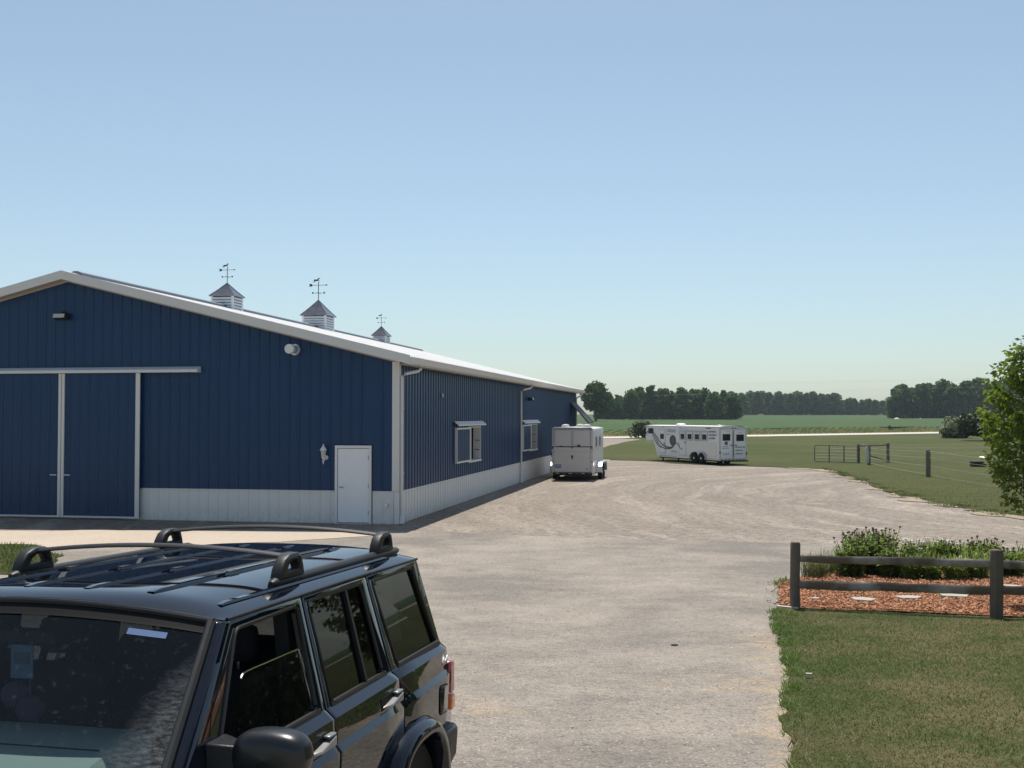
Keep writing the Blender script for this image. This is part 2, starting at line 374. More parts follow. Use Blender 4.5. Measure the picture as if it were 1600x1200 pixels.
def pebble_mat():
    m = NT("pebble"); g = m.node("ShaderNodeNewGeometry")
    m.set(color=m.ramp(g.outputs["Random Per Island"], [(0, (.12, .11, .10)), (.5, (.34, .30, .26)), (1, (.6, .56, .5))]), rough=.85)
    return m.m
M['pebble'] = pebble_mat()

# ------------------------------------------------------------------ mesh building
class MB:
    def __init__(s): s.v = []; s.f = []
    def poly(s, *pts):
        n = len(s.v); s.v += [tuple(p) for p in pts]; s.f.append(tuple(range(n, n+len(pts)))); return s
    def box(s, x0, x1, y0, y1, z0, z1):
        n = len(s.v)
        s.v += [(x, y, z) for z in (z0, z1) for y in (y0, y1) for x in (x0, x1)]
        s.f += [tuple(n+i for i in q) for q in ((0, 2, 3, 1), (4, 5, 7, 6), (0, 1, 5, 4), (2, 6, 7, 3), (0, 4, 6, 2), (1, 3, 7, 5))]
        return s
    def hexa(s, b, t):
        """bottom quad, top quad (same winding)"""
        n = len(s.v); s.v += [tuple(p) for p in b] + [tuple(p) for p in t]
        s.f += [tuple(n+i for i in q) for q in ((3, 2, 1, 0), (4, 5, 6, 7), (0, 1, 5, 4), (1, 2, 6, 5), (2, 3, 7, 6), (3, 0, 4, 7))]
        return s
    def path(s, pts, r, n=8, caps=True, flat=1.0):
        pts = [Vector(p) for p in pts]; R = r if isinstance(r, (list, tuple)) else [r]*len(pts)
        up0 = Vector((0, 0, 1)); rings = []
        for i, p in enumerate(pts):
            d = (pts[min(i+1, len(pts)-1)] - pts[max(i-1, 0)]).normalized()
            a = d.cross(up0 if abs(d.z) < .95 else Vector((0, 1, 0))).normalized(); b = a.cross(d)
            base = len(s.v)
            for k in range(n):
                t = 2*PI*(k+.5)/n
                s.v.append(tuple(p + a*math.cos(t)*R[i] + b*math.sin(t)*R[i]*flat))
            rings.append(base)
        for i in range(len(rings)-1):
            for k in range(n):
                s.f.append((rings[i]+k, rings[i]+(k+1) % n, rings[i+1]+(k+1) % n, rings[i+1]+k))
        if caps:
            s.f.append(tuple(rings[0]+k for k in reversed(range(n)))); s.f.append(tuple(rings[-1]+k for k in range(n)))
        return s
    def lathe(s, prof, c=(0, 0, 0), axis='z', n=20):
        """prof: list of (r, h)"""
        base = len(s.v)
        for r, h in prof:
            for k in range(n):
                t = 2*PI*k/n; a, b = r*math.cos(t), r*math.sin(t)
                p = {'z': (a, b, h), 'x': (h, a, b), 'y': (a, h, b)}[axis]
                s.v.append((c[0]+p[0], c[1]+p[1], c[2]+p[2]))
        for i in range(len(prof)-1):
            for k in range(n):
                s.f.append((base+i*n+k, base+i*n+(k+1) % n, base+(i+1)*n+(k+1) % n, base+(i+1)*n+k))
        s.f.append(tuple(base+k for k in reversed(range(n)))); e = base+(len(prof)-1)*n
        s.f.append(tuple(e+k for k in range(n)))
        return s
    def grid(s, P):
        """P[i][j] points"""
        base = len(s.v); m = len(P[0])
        for row in P: s.v += [tuple(p) for p in row]
        for i in range(len(P)-1):
            for j in range(m-1):
                s.f.append((base+i*m+j, base+i*m+j+1, base+(i+1)*m+j+1, base+(i+1)*m+j))
        return s
    def extrude(s, poly, axis, a, b):
        """closed 2-D outline extruded along axis from a to b"""
        def P(p, t): return {'x': (t, p[0], p[1]), 'y': (p[0], t, p[1]), 'z': (p[0], p[1], t)}[axis]
        n = len(poly); base = len(s.v)
        s.v += [P(p, a) for p in poly] + [P(p, b) for p in poly]
        for k in range(n): s.f.append((base+k, base+(k+1) % n, base+n+(k+1) % n, base+n+k))
        s.f.append(tuple(base+k for k in reversed(range(n)))); s.f.append(tuple(base+n+k for k in range(n)))
        return s
    def mesh(s, name, mat, smooth=None, recalc=True):
        me = bpy.data.meshes.new(name); me.from_pydata(s.v, [], s.f); 
        if recalc:
            bm = bmesh.new(); bm.from_mesh(me); bmesh.ops.recalc_face_normals(bm, faces=bm.faces); bm.to_mesh(me); bm.free()
        fin(me, mat, smooth); return me
    def build(s, name, mat, parent=None, smooth=35, bevel=0, recalc=True):
        o = link(name, s.mesh(name, mat, smooth, recalc), parent)
        if bevel: bev(o, bevel)
        return o
def fin(me, mat, smooth):
    me.materials.append(M[mat] if isinstance(mat, str) else mat)
    if smooth:
        me.polygons.foreach_set("use_smooth", [True]*len(me.polygons))
        me.set_sharp_from_angle(angle=math.radians(smooth))
    me.update()
def bev(o, w, seg=2):
    b = o.modifiers.new("bevel", 'BEVEL'); b.width = w; b.segments = seg; b.limit_method = 'ANGLE'; b.angle_limit = math.radians(40)
def link(name, me, parent=None):
    o = bpy.data.objects.new(name, me); COL.objects.link(o)
    if parent is not None: o.parent = parent
    return o
def tag(o, label=None, cat=None, group=None, kind=None):
    for k, v in (("label", label), ("category", cat), ("group", group), ("kind", kind)):
        if v: o[k] = v
    return o
def thing(name, label, cat, loc=(0, 0, 0), rz=0, group=None):
    o = bpy.data.objects.new(name, None); COL.objects.link(o); o.empty_display_size = .2
    o.location = loc; o.rotation_euler = (0, 0, rz); return tag(o, label, cat, group)
def copy_tree(o, parent=None):
    c = o.copy(); COL.objects.link(c)
    if parent is not None: c.parent = parent
    for ch in list(o.children): copy_tree(ch, c)
    return c
def npmesh(name, V, F, mat, smooth=False):
    """V (n,3), F (m,k) all faces of one size"""
    V = np.asarray(V, np.float32); F = np.asarray(F, np.int32)
    me = bpy.data.meshes.new(name); me.vertices.add(len(V)); me.vertices.foreach_set("co", V.ravel())
    k = F.shape[1]; me.loops.add(F.size); me.loops.foreach_set("vertex_index", F.ravel())
    me.polygons.add(len(F)); me.polygons.foreach_set("loop_start", np.arange(0, F.size, k, dtype=np.int32))
    me.update(calc_edges=True); me.validate(); fin(me, mat, None)
    if smooth: me.polygons.foreach_set("use_smooth", [True]*len(me.polygons))
    return me

# ------------------------------------------------------------------ ground sheets
YC = sorted(set([-60, -40, -25, -15] + [-8+.8*i for i in range(41)] + [26+4*i for i in range(32)] + [155+15*i for i in range(10)] + [320+40*i for i in range(17)] + [1100, 1300]))
def big_ground():
    V, F = [], []
    for y in YC:
        for x in (-1400, -300, -60, 60, 300, 1400): V.append((x, y, T(y)))
    for i in range(len(YC)-1):
        for j in range(5): F.append((i*6+j, i*6+j+1, (i+1)*6+j+1, (i+1)*6+j))
    me = bpy.data.meshes.new("ground"); me.from_pydata(V, [], F); fin(me, 'gravel', None)
    return tag(link("ground", me), kind='structure')
def inpoly(P, poly):
    x, y = P[:, 0], P[:, 1]; ins = np.zeros(len(P), bool); n = len(poly)
    for i in range(n):
        x1, y1 = poly[i]; x2, y2 = poly[(i+1) % n]
        if y1 == y2: continue
        c = ((y1 > y) != (y2 > y)) & (x < (x2-x1)*(y-y1)/(y2-y1)+x1); ins ^= c
    return ins
def rough_outline(pts, step, amp, freq, seed=0):
    out = []; n = len(pts)
    for i in range(n):
        a = Vector(pts[i]).to_2d() if len(pts[i]) == 3 else Vector(pts[i]); b = Vector(pts[(i+1) % n])
        L = (b-a).length; k = max(1, min(400, int(L/step))); d = (b-a)/max(L, 1e-6); nrm = Vector((-d.y, d.x))
        for j in range(k):
            p = a+(b-a)*(j/k)
            h = mn.fractal(Vector((p.x*freq, p.y*freq, seed)), 1.0, 2.0, 4)
            q = p + nrm*h*amp; out.append((q.x, q.y))
    return out
def sheet(name, outline, off, mat, kind='structure'):
    bm = bmesh.new(); vs = [bm.verts.new((x, y, 0)) for x, y in outline]
    for t in tessellate_polygon([[Vector((x, y, 0)) for x, y in outline]]):
        try: bm.faces.new([vs[i] for i in t])
        except ValueError: pass
    ys = [p[1] for p in outline]
    for yc in YC:
        if min(ys) < yc < max(ys):
            bmesh.ops.bisect_plane(bm, geom=bm.verts[:]+bm.edges[:]+bm.faces[:], dist=1e-5, plane_co=(0, yc, 0), plane_no=(0, 1, 0))
    for v in bm.verts: v.co.z = T(v.co.y)+off
    bmesh.ops.recalc_face_normals(bm, faces=bm.faces)
    for f in bm.faces:
        if f.normal.z < 0: f.normal_flip()
    me = bpy.data.meshes.new(name); bm.to_mesh(me); bm.free(); fin(me, mat, None)
    return tag(link(name, me), kind=kind)
def blades(name, outline, dens, hr, wr, mat, bend=.5, weight=None, maxn=200000):
    P = np.array(outline); lo, hi = P.min(0), P.max(0)
    n = int(min(maxn*2.2, dens*np.prod(hi-lo))); q = rng.uniform(lo, hi, (n, 2)); q = q[inpoly(q, outline)]
    if weight is not None: q = q[rng.random(len(q)) < weight(q)]
    q = q[:maxn]; n = len(q)
    z = np.array([T(y) for y in q[:, 1]])
    h = rng.uniform(*hr, n)*rng.uniform(.7, 1.2, n); w = rng.uniform(*wr, n); a = rng.uniform(0, 2*PI, n); b = rng.uniform(0, 2*PI, n)
    lean = h*rng.uniform(.1, 1, n)*bend
    sx, sy = np.cos(a)*w/2, np.sin(a)*w/2; lx, ly = np.cos(b)*lean, np.sin(b)*lean
    V = np.zeros((n, 5, 3), np.float32)
    V[:, 0] = np.stack([q[:, 0]-sx, q[:, 1]-sy, z], 1); V[:, 1] = np.stack([q[:, 0]+sx, q[:, 1]+sy, z], 1)
    V[:, 2] = np.stack([q[:, 0]+sx*.8+lx*.35, q[:, 1]+sy*.8+ly*.35, z+h*.6], 1); V[:, 3] = np.stack([q[:, 0]-sx*.8+lx*.35, q[:, 1]-sy*.8+ly*.35, z+h*.6], 1)
    V[:, 4] = np.stack([q[:, 0]+lx, q[:, 1]+ly, z+h], 1)
    i = np.arange(n)[:, None]*5
    F = np.concatenate([i+np.array([[0, 1, 2]]), i+np.array([[0, 2, 3]]), i+np.array([[3, 2, 4]])], 0)
    return tag(link(name, npmesh(name, V.reshape(-1, 3), F, mat)), kind='stuff')

big_ground()
GP = lambda L: [G(u, v) for u, v in L]
# worn drive that runs from the camera past the barn
drive = rough_outline(GP([(-500, 836), (300, 829), (640, 830), (1000, 843), (1250, 850), (1700, 864)]) + [(11.5, 19.0)] + GP([(1262, 902), (1214, 915), (1215, 951), (1206, 965), (1214, 985), (1224, 1010), (1226, 1040), (1232, 1065), (1226, 1140), (1238, 1205)]) + [(2.1, 4), (3.0, -20), (-16, -20), (-16, 8)], .5, .22, .9, 3)
sheet("driveway", drive, .012, 'drive')
sandy = rough_outline(GP([(-500, 832), (60, 830), (350, 829.5), (560, 832), (600, 838), (470, 846), (300, 856), (-500, 853)]), .5, .35, .6, 9)
sheet("sandy_track", sandy, .02, 'soil')
leftgrass = rough_outline(GP([(-600, 851), (30, 851), (66, 855), (92, 866), (96, 900), (-600, 900)]), .4, .35, .9, 5)
sheet("grass_patch", leftgrass, .028, 'lawn')
lawnN = rough_outline(GP([(1246, 953), (1213, 953), (1205, 965), (1213, 985), (1223, 1010), (1226, 1040), (1233, 1065), (1229, 1090), (1222, 1140), (1240, 1170), (1235, 1215)]) + [(3.4, 3), (14, 3), (14, 14.6)] + GP([(1600, 968)]), .07, .07, 3.2, 1)
sheet("front_lawn", lawnN, .02, 'nearlawn')
mulch = rough_outline(GP([(1245, 952.5), (1214, 950), (1218, 914), (1258, 904), (1330, 897), (1600, 884), (1760, 884)]) + [(14, 14.8)] + GP([(1600, 966.5)]), .2, .10, 1.5, 2)
sheet("mulch_bed", mulch, .03, 'mulch')
road_c = [(-260, 20), (-60, 110), (12, 150), (35, 163), (79, 196), (160, 256), (420, 440)]
def offset_line(L, d):
    o = []
    for i, p in enumerate(L):
        a = Vector(L[max(i-1, 0)]); b = Vector(L[min(i+1, len(L)-1)]); t = (b-a).normalized(); o.append((p[0]-t.y*d, p[1]+t.x*d))
    return o
near_e, far_e = offset_line(road_c, -4.6), offset_line(road_c, 4.6)
lawn_px = GP([(936, 702), (955, 696), (980, 690), (1006, 686.5)])
lot_px = GP([(1700, 818), (1600, 808), (1545, 802), (1480, 790), (1410, 775), (1375, 762), (1340, 748), (1290, 733.5), (1240, 731), (1130, 727.5), (1070, 725), (996, 720), (955, 719), (936, 716), (922, 712)])
lawnM = rough_outline(lawn_px + [p for p in near_e if p[0] > 14] + [(420, 30)] + lot_px, 1.0, .45, .5, 4)
fr_px = [(1700, 823), (1600, 812), (1545, 806), (1480, 794), (1410, 779), (1373, 766), (1338, 751), (1287, 735.5), (1230, 732)]
fr_in = [(1240, 727), (1340, 742), (1375, 756), (1480, 783), (1600, 800), (1700, 810)]
sheet("bare_edge", rough_outline(GP(fr_px+fr_in), .25, .9, .8, 12), .02, 'fringe')
sheet("paddock_lawn", lawnM, .03, 'lawn')
sheet("country_road", near_e + far_e[::-1], .05, 'road')
v0, v1 = offset_line(road_c, 4.7), offset_line(road_c, 34)
sheet("grass_verge", rough_outline(v0 + v1[::-1], 4, 1.0, .2, 6), .06, 'verge')
crop = rough_outline(v1 + [(1300, 1200), (1300, 1250), (-700, 1250), (-700, 80)], 6, 2.0, .08, 8)
sheet("crop_field", crop, .55, 'field')
fr = [p for p in v1]
mb_skirt = ([], [])
for i, (x, y) in enumerate(fr): mb_skirt[0].extend([(x, y, T(y)+.55), (x+.9, y-1.4, T(y)+.02)])
for i in range(len(fr)-1): mb_skirt[1].append((2*i, 2*i+1, 2*i+3, 2*i+2))
me = bpy.data.meshes.new("crop_edge"); me.from_pydata(mb_skirt[0], [], mb_skirt[1]); fin(me, 'field', None); tag(link("crop_edge", me), kind='structure')

# grass, stuff
dens_near = lambda q: np.clip(1.25-(q[:, 1]-8)/14, .25, 1)
vis = lambda q: dens_near(q)*((q[:, 0] < q[:, 1]*.52+.6) & (q[:, 1] > 6))
blades("lawn_grass", lawnN, 4300, (.025, .05), (.0045, .009), 'blade', 1.7, vis, 230000)
edge = [p for p in GP([(1246, 951), (1200, 955), (1204, 985), (1216, 1010), (1220, 1040), (1224, 1065), (1220, 1090), (1214, 1140), (1232, 1170), (1230, 1215), (1262, 1215), (1262, 1150), (1250, 1100), (1256, 1060), (1246, 1010), (1236, 985), (1232, 972), (1246, 966)])]
tuft = lambda q: np.array([max(0, min(1, 2.4*mn.noise(Vector((x*2.6, y*2.6, 7)))+.38)) for x, y in q])
blades("edge_grass", edge, 4200, (.03, .085), (.006, .011), 'edgeblade', 1.6, tuft, 26000)
blades("patch_grass", leftgrass, 260, (.05, .12), (.012, .02), 'blade2', .8, lambda q: (q[:, 0] > -16).astype(float), 9000)
nearpart = [p for p in lawnM if p[1] < 64 and p[0] < 42]
mid_poly = GP([(1700, 818), (1600, 808), (1545, 802), (1480, 790), (1410, 775), (1375, 762), (1340, 748), (1290, 733.5), (1240, 731), (1240, 722), (1340, 722), (1440, 735), (1600, 748), (1700, 752)])
blades("paddock_grass", mid_poly, 150, (.03, .07), (.012, .025), 'blade2', .9, lambda q: np.clip((60-q[:, 1])/34, 0, 1), 60000)
blades("verge_grass", rough_outline([p for p in v0 if -20 < p[0] < 200] + [p for p in offset_line(road_c, 24) if -20 < p[0] < 200][::-1], 5, 1, .2, 2), 2.6, (.3, .8), (.06, .14), 'dryblade', .6, lambda q: (np.abs(q[:, 0]-q[:, 1]*.23) < q[:, 1]*.28).astype(float), 30000)
rim = GP([(1700, 822), (1600, 811.5), (1545, 805.5), (1480, 793.5), (1410, 778.5), (1373, 765), (1338, 751), (1288, 736), (1285, 731), (1345, 745), (1378, 759), (1480, 786), (1600, 804), (1700, 814)])
blades("edge_grass", rim, 320, (.05, .11), (.012, .022), 'blade2', 1.0, lambda q: np.array([max(0, min(1, 1.8*mn.noise(Vector((x*.9, y*.9, 3)))+.35)) for x, y in q]), 16000)
# weeds by the drive edge near the post
weed = GP([(1205, 912), (1232, 905), (1240, 915), (1222, 925), (1214, 922)])
blades("edge_weeds", weed, 700, (.04, .11), (.01, .02), 'edgeblade', 1.2, tuft, 900)

# loose stones on the drive and lot
def pebbles(name, outline, n, rr, maxd):
    P = np.array(outline); lo, hi = P.min(0), P.max(0); q = rng.uniform(lo, hi, (n*6, 2)); q = q[inpoly(q, outline)][:n]
    V, F = [], []
    base = np.array([(1, 0, 0), (-.6, .8, 0), (-.6, -.8, 0), (.1, .1, .8), (-.1, 0, -.5)])
    for x, y in q:
        r = rng.uniform(*rr)*rng.choice([.6, .8, 1, 1.5]); a = rng.uniform(0, 6.28); c, s_ = math.cos(a), math.sin(a)
        b = base*rng.uniform(.7, 1.3, base.shape)*r; k = len(V)
        for p in b: V.append((x+p[0]*c-p[1]*s_, y+p[0]*s_+p[1]*c, T(y)+.012+p[2]+r*.2))
        F += [(k, k+1, k+3), (k+1, k+2, k+3), (k+2, k, k+3), (k+1, k, k+4), (k+2, k+1, k+4), (k, k+2, k+4)]
    return tag(link(name, npmesh(name, V, F, 'pebble')), kind='stuff')
pebbles("loose_stones", GP([(720, 900), (1210, 900), (1215, 980), (1235, 1200), (715, 1200)]), 900, (.004, .008), 0)
pebbles("lot_stones", GP([(640, 832), (700, 800), (860, 752), (1100, 738), (1300, 745), (1500, 812), (1240, 846)]), 2500, (.006, .012), 0)
pebbles("drive_edge_stones", GP([(1190, 905), (1222, 905), (1214, 950), (1204, 965)]), 120, (.006, .014), 0)

# bark chips
def chips(outline, n):
    P = np.array(outline); lo, hi = P.min(0), P.max(0); q = rng.uniform(lo, hi, (n*5, 2)); q = q[inpoly(q, outline)]
    q = q[q[:, 0] < q[:, 1]*.5+.5][:n]; V, F = [], []
    for x, y in q:
        l, w, t = rng.uniform(.012, .03), rng.uniform(.006, .014), rng.uniform(.003, .008)
        m = Matrix.Rotation(rng.uniform(0, 6.28), 3, 'Z') @ Matrix.Rotation(rng.normal(0, .35), 3, 'X') @ Matrix.Rotation(rng.normal(0, .3), 3, 'Y')
        k = len(V)
        for a, b, c in ((-1, -1, -1), (1, -.6, -1), (1, 1, -1), (-1, .7, -1), (-.9, -.9, 1), (.9, -.5, 1), (.9, .9, 1), (-.9, .6, 1)):
            p = m @ Vector((a*l, b*w, c*t)); V.append((x+p.x, y+p.y, T(y)+.042+p.z+rng.uniform(0, .02)))
        F += [(k+4, k+5, k+6, k+7), (k, k+1, k+5, k+4), (k+1, k+2, k+6, k+5), (k+2, k+3, k+7, k+6), (k+3, k, k+4, k+7)]
    return tag(link("wood_chips", npmesh("wood_chips", V, F, 'chip')), kind='stuff')
chips(mulch, 13000)

# ------------------------------------------------------------------ the blue barn
BTH = math.radians(10.563); BO = (-3.1425, 30.114)
BL, HW, WB = 39.1, 10.1, 20.2          # length, half width, width
barn = thing("barn", "long blue ribbed steel barn with white base, white roof and three cupolas", "barn", (BO[0], BO[1], 0), -BTH)
RIB = .3048
zo = lambda x: 7.20 - .245*abs(x+HW)     # top of the roof
def sheet_steel(u0, u1, zb, zt, mp, ribs=True, phase=.1524, hgt=.022, wide=.034, top=.013):
    """one ribbed steel sheet; mp(u, depth, z) gives the point; zb, zt are functions of u"""
    us = [(u0, 0)]; c = math.ceil((u0+wide-phase)/RIB)*RIB+phase
    while ribs and c < u1-wide:
        us += [(c-wide, 0), (c-top, hgt), (c+top, hgt), (c+wide, 0)]; c += RIB
    us.append((u1, 0)); m = MB()
    m.grid([[mp(u, d, zb(u)) for u, d in us], [mp(u, d, zt(u)) for u, d in us]])
    return m
def cuts(a, b, step, extra=()):
    c = sorted(set([a, b] + [round(a+i*step, 4) for i in range(1, int((b-a)/step)+1)] + list(extra)))
    out = [c[0]]
    for x in c[1:]:
        if x-out[-1] > .02 or x in extra or x == b: out.append(x)
    return out
gmap = lambda u, d, z: (u, -d, z)
smap = lambda u, d, z: (d, u, z)
# gable: sheets from the right corner to the left
gc = cuts(-WB, 0, .9144, (-HW, -1.84, -.74))
for a, b in zip(gc, gc[1:]):
    door = a >= -1.85 and b <= -.73
    zb = 2.2 if door else .915
    sheet_steel(a, b, lambda u: zb, lambda u: zo(u)-.14, gmap).build("wall_panel", 'blue', barn, 20)
    if not door and not (a > -12.7 and b < -7.9):
        sheet_steel(a, b, lambda u: 0.02, lambda u: .90, gmap).build("wainscot_panel", 'white', barn, 20)
W0S = (6.52, 19.45)
opens = [(8.5344, 10.668), (21.336, 23.7744)]
scut = cuts(0, BL, .9144, [x for o in opens for x in o])
for a, b in zip(scut, scut[1:]):
    mid = (a+b)/2; op = any(o0 < mid < o1 for o0, o1 in opens)
    if op:
        sheet_steel(a, b, lambda u: .915, lambda u: 1.40, smap).build("wall_panel", 'blue', barn, 20)
        sheet_steel(a, b, lambda u: 2.60, lambda u: 4.46, smap).build("wall_panel", 'blue', barn, 20)
    else:
        sheet_steel(a, b, lambda u: .915, lambda u: 4.46, smap).build("wall_panel", 'blue', barn, 20)
    sheet_steel(a, b, lambda u: .02, lambda u: .90, smap).build("wainscot_panel", 'white', barn, 20)
m = MB()   # the two walls on the far side, and the concrete floor
m.poly((-WB, 0, 0), (-WB, BL, 0), (-WB, BL, 4.6), (-WB, 0, 4.6)); m.poly((-WB, BL, 0), (0, BL, 0), (0, BL, 4.5), (-HW, BL, 7.0), (-WB, BL, 4.5))
m.build("rear_wall", 'blue', barn)
MB().box(-WB, -.01, .01, BL-.02, -.05, .02).build("floor_slab", 'sand', barn)
# flashing between blue and white
MB().box(-7.66, -1.85, -.028, 0, .895, .92).box(-.73, 0, -.028, 0, .895, .92).build("base_flashing", 'trim', barn)
MB().box(0, .03, 0, BL, .893, .918).build("base_flashing", 'white', barn)
# roof
rc = cuts(-.35, BL+.35, .9144)
for side in (1, -1):
    xe = .42 if side > 0 else -WB-.42
    for a, b in zip(rc, rc[1:]):
        def rmap(u, d, t, side=side, xe=xe):
            x = -HW if t < .5 else xe
            return (x, u, zo(x)+d)
        sheet_steel(a, b, lambda u: 0, lambda u: 1, rmap, hgt=.03).build("roof_panel", 'roof', barn, 20)
m = MB()
for k in range(1, 4):
    x = -HW
    for s_ in (1, -1): pass
m.extrude([(-HW-.2, zo(-HW-.2)+.034), (-HW, 7.245), (-HW+.2, zo(-HW+.2)+.034), (-HW, 7.235)], 'y', -.36, BL+.35)
m.build("ridge_cap", 'roof', barn)
m = MB()
CUP = [(10.6, .92, 1.03, .82, 7.66, 8.19, 8.93), (20.55, 1.18, 1.34, 1.0, 7.80, 8.57, 9.6), (30.6, .80, .93, .7, 7.58, 8.12, 8.8)]
ys = [.35] + [c for y, w, *_ in CUP for c in (y-w/2-.02, y+w/2+.02)] + [BL-.2]
for i in range(0, len(ys), 2):
    m.extrude([(-HW-.22, 7.17), (-HW-.2, 7.26), (-HW-.06, 7.32), (-HW+.06, 7.32), (-HW+.2, 7.26), (-HW+.22, 7.17)], 'y', ys[i], ys[i+1])
m.build("ridge_vent", 'ridge', barn)
# rake trim, soffit, eave fascia
def slope_bar(x0, x1, y0, y1, t0, t1):
    """bar along the roof slope between offsets t0, t1 below the roof top"""
    return MB().hexa([(x0, y0, zo(x0)-t1), (x1, y0, zo(x1)-t1), (x1, y1, zo(x1)-t1), (x0, y1, zo(x0)-t1)], [(x0, y0, zo(x0)-t0), (x1, y0, zo(x1)-t0), (x1, y1, zo(x1)-t0), (x0, y1, zo(x0)-t0)])
slope_bar(-HW, .43, -.385, -.352, -.045, .21).build("rake_trim", 'trim', barn)
slope_bar(-WB-.43, -HW, -.385, -.352, -.045, .21).build("rake_trim", 'trim', barn)
slope_bar(-HW, .40, -.350, -.002, .17, .20).build("soffit", 'soffit', barn)
slope_bar(-WB-.40, -HW, -.350, -.002, .17, .20).build("soffit", 'soffit', barn)
slope_bar(-HW, 0, -.03, -.003, .20, .255).build("gable_trim", 'soffit', barn)
slope_bar(-WB, -HW, -.03, -.003, .20, .255).build("gable_trim", 'soffit', barn)
MB().box(.002, .41, 0, BL+.3, 4.42, 4.455).build("eave_soffit", 'soffit', barn)
MB().box(.395, .42, -.35, BL+.33, 4.40, 4.585).build("eave_fascia", 'trim', barn)
g = MB()
prof = [(.422, 4.59), (.422, 4.43), (.50, 4.43), (.545, 4.50), (.55, 4.575), (.57, 4.59), (.57, 4.60), (.535, 4.60), (.53, 4.52), (.49, 4.455), (.44, 4.455), (.436, 4.59)]
g.extrude(prof, 'y', -.36, BL+.33)
gut = g.build("gutter", 'trim', barn)
MB().box(.424, .565, -.372, -.361, 4.43, 4.605).build("gutter_cap", 'trim', gut)
# corner trims
MB().box(-.17, .034, -.034, 0, .925, 4.50).box(.001, .034, 0, .12, .925, 4.42).build("corner_trim", 'trim', barn)
MB().box(-.10, .036, -.036, 0, .02, .89).box(.001, .036, 0, .10, .02, .89).build("corner_trim", 'white', barn)
MB().box(.001, .04, BL-.14, BL, .02, 4.42).build("corner_trim", 'trim', barn)
def downspout(y, gy):
    r = .043
    d = MB().path([(.49, gy, 4.44), (.49, gy, 4.33), (.43, gy-.04, 4.26), (.16, y+.04, 4.17), (.085, y, 4.10), (.085, y, 3.9), (.085, y, .25)], r, 10).build("downspout", 'trim', barn)
    MB().path([(.085, y, .25), (.085, y, .10)], .062, 12).path([(.085, y, .10), (.085, y, .03)], .085, 12).build("drain_boot", 'whitepaint', d)
    for z in (3.2, 1.4): MB().box(.03, .13, y-.055, y+.055, z, z+.03).build("strap", 'trim', d)
downspout(.06, .55); downspout(18.95, 19.4); downspout(38.7, 38.4)
# sliding doors on the gable
tr = MB().extrude([(-.02, 4.42), (-.05, 4.42), (-.22, 4.33), (-.22, 4.25), (-.20, 4.25), (-.20, 4.31), (-.02, 4.39)], 'x', -14.45, -5.9).build("door_track_cover", 'trim', barn)
MB().extrude([(-.0, 4.40), (-.05, 4.425), (-.224, 4.335), (-.224, 4.245), (0, 4.245)], 'x', -5.899, -5.88).build("end_cap", 'trim', tr)
for s_ in (1, -1):
    cx = -10.18; X = lambda x: cx + s_*(x-cx)
    dm = MB(); nm = "sliding_door"
    a0, a1 = sorted((X(-10.17), X(-7.69)))
    dm.box(a0, a1, -.13, -.09, .06, 4.26)
    door = dm.build(nm, 'blue', barn)
    pc = cuts(a0+.1, a1-.12, .9144)
    for a, b in zip(pc, pc[1:]): sheet_steel(a, b, lambda u: .12, lambda u: 4.2, lambda u, d, z: (u, -.133-d*.8, z), phase=pc[0]+.1524).build("door_panel", 'blue', door, 20)
    for x0, x1 in ((-10.17, -10.085), (-7.82, -7.69)): q0, q1 = sorted((X(x0), X(x1))); MB().box(q0, q1, -.165, -.131, .05, 4.24).build("door_stile", 'trim', door)
    q0, q1 = sorted((X(-10.085), X(-7.82))); MB().box(q0, q1, -.155, -.131, .05, .10).build("bottom_rail", 'trim', door)
    q0, q1 = sorted((X(-10.06), X(-9.86)))
    MB().box(q0, q1, -.205, -.185, 1.27, 1.295).box(X(-10.03)-.01, X(-10.03)+.01, -.187, -.15, 1.272, 1.293).box(X(-9.89)-.01, X(-9.89)+.01, -.187, -.15, 1.272, 1.293).build("handle", 'whitepaint', door)
# walk-in door
dr = MB().box(-1.74, -.84, -.03, -.002, .05, 2.09).build("door", 'doorwhite', barn, bevel=.004)
MB().box(-1.82, -1.75, -.06, 0, .0, 2.10).box(-.83, -.76, -.06, 0, .0, 2.10).box(-1.82, -.76, -.06, 0, 2.102, 2.18).build("door_frame", 'whitepaint', barn, bevel=.004)
MB().box(-1.75, -.83, -.10, 0, .0, .045).build("door_sill", 'galv', barn)
MB().path([(-1.66, -.03, 1.02), (-1.66, -.085, 1.02)], .022, 10).path([(-1.67, -.085, 1.02), (-1.55, -.085, 1.02)], .012, 8).build("handle", 'handle', dr)
for z in (.32, 1.06, 1.84): MB().path([(-.845, -.04, z-.06), (-.845, -.04, z+.06)], .014, 8).build("hinge", 'handle', dr)
# wall lamps on the gable
fl = MB().extrude([(-.05, 6.02), (-.27, 6.0), (-.31, 5.86), (-.08, 5.82)], 'x', -10.42, -10.0).build("flood_light", 'iron', barn, bevel=.01)
MB().poly((-10.39, -.292, 5.985), (-10.03, -.292, 5.985), (-10.03, -.322, 5.872), (-10.39, -.322, 5.872)).build("lens", 'lampglass', fl)
MB().path([(-10.21, 0, 6.03), (-10.21, -.12, 6.05), (-10.21, -.15, 6.0)], .02, 8).lathe([(.06, 0), (.06, -.03)], (-10.21, 0, 6.03), 'y', 12).build("bracket", 'iron', fl)
ve = MB().lathe([(.115, 0), (.115, -.30), (.10, -.30)], (-3.03, 0, 4.87), 'y', 20).build("vent_pipe", 'galv', barn)
MB().lathe([(.135, -.30), (.135, -.45), (.125, -.46)], (-3.03, 0, 4.87), 'y', 22).build("vent_hood", 'whitepaint', ve)
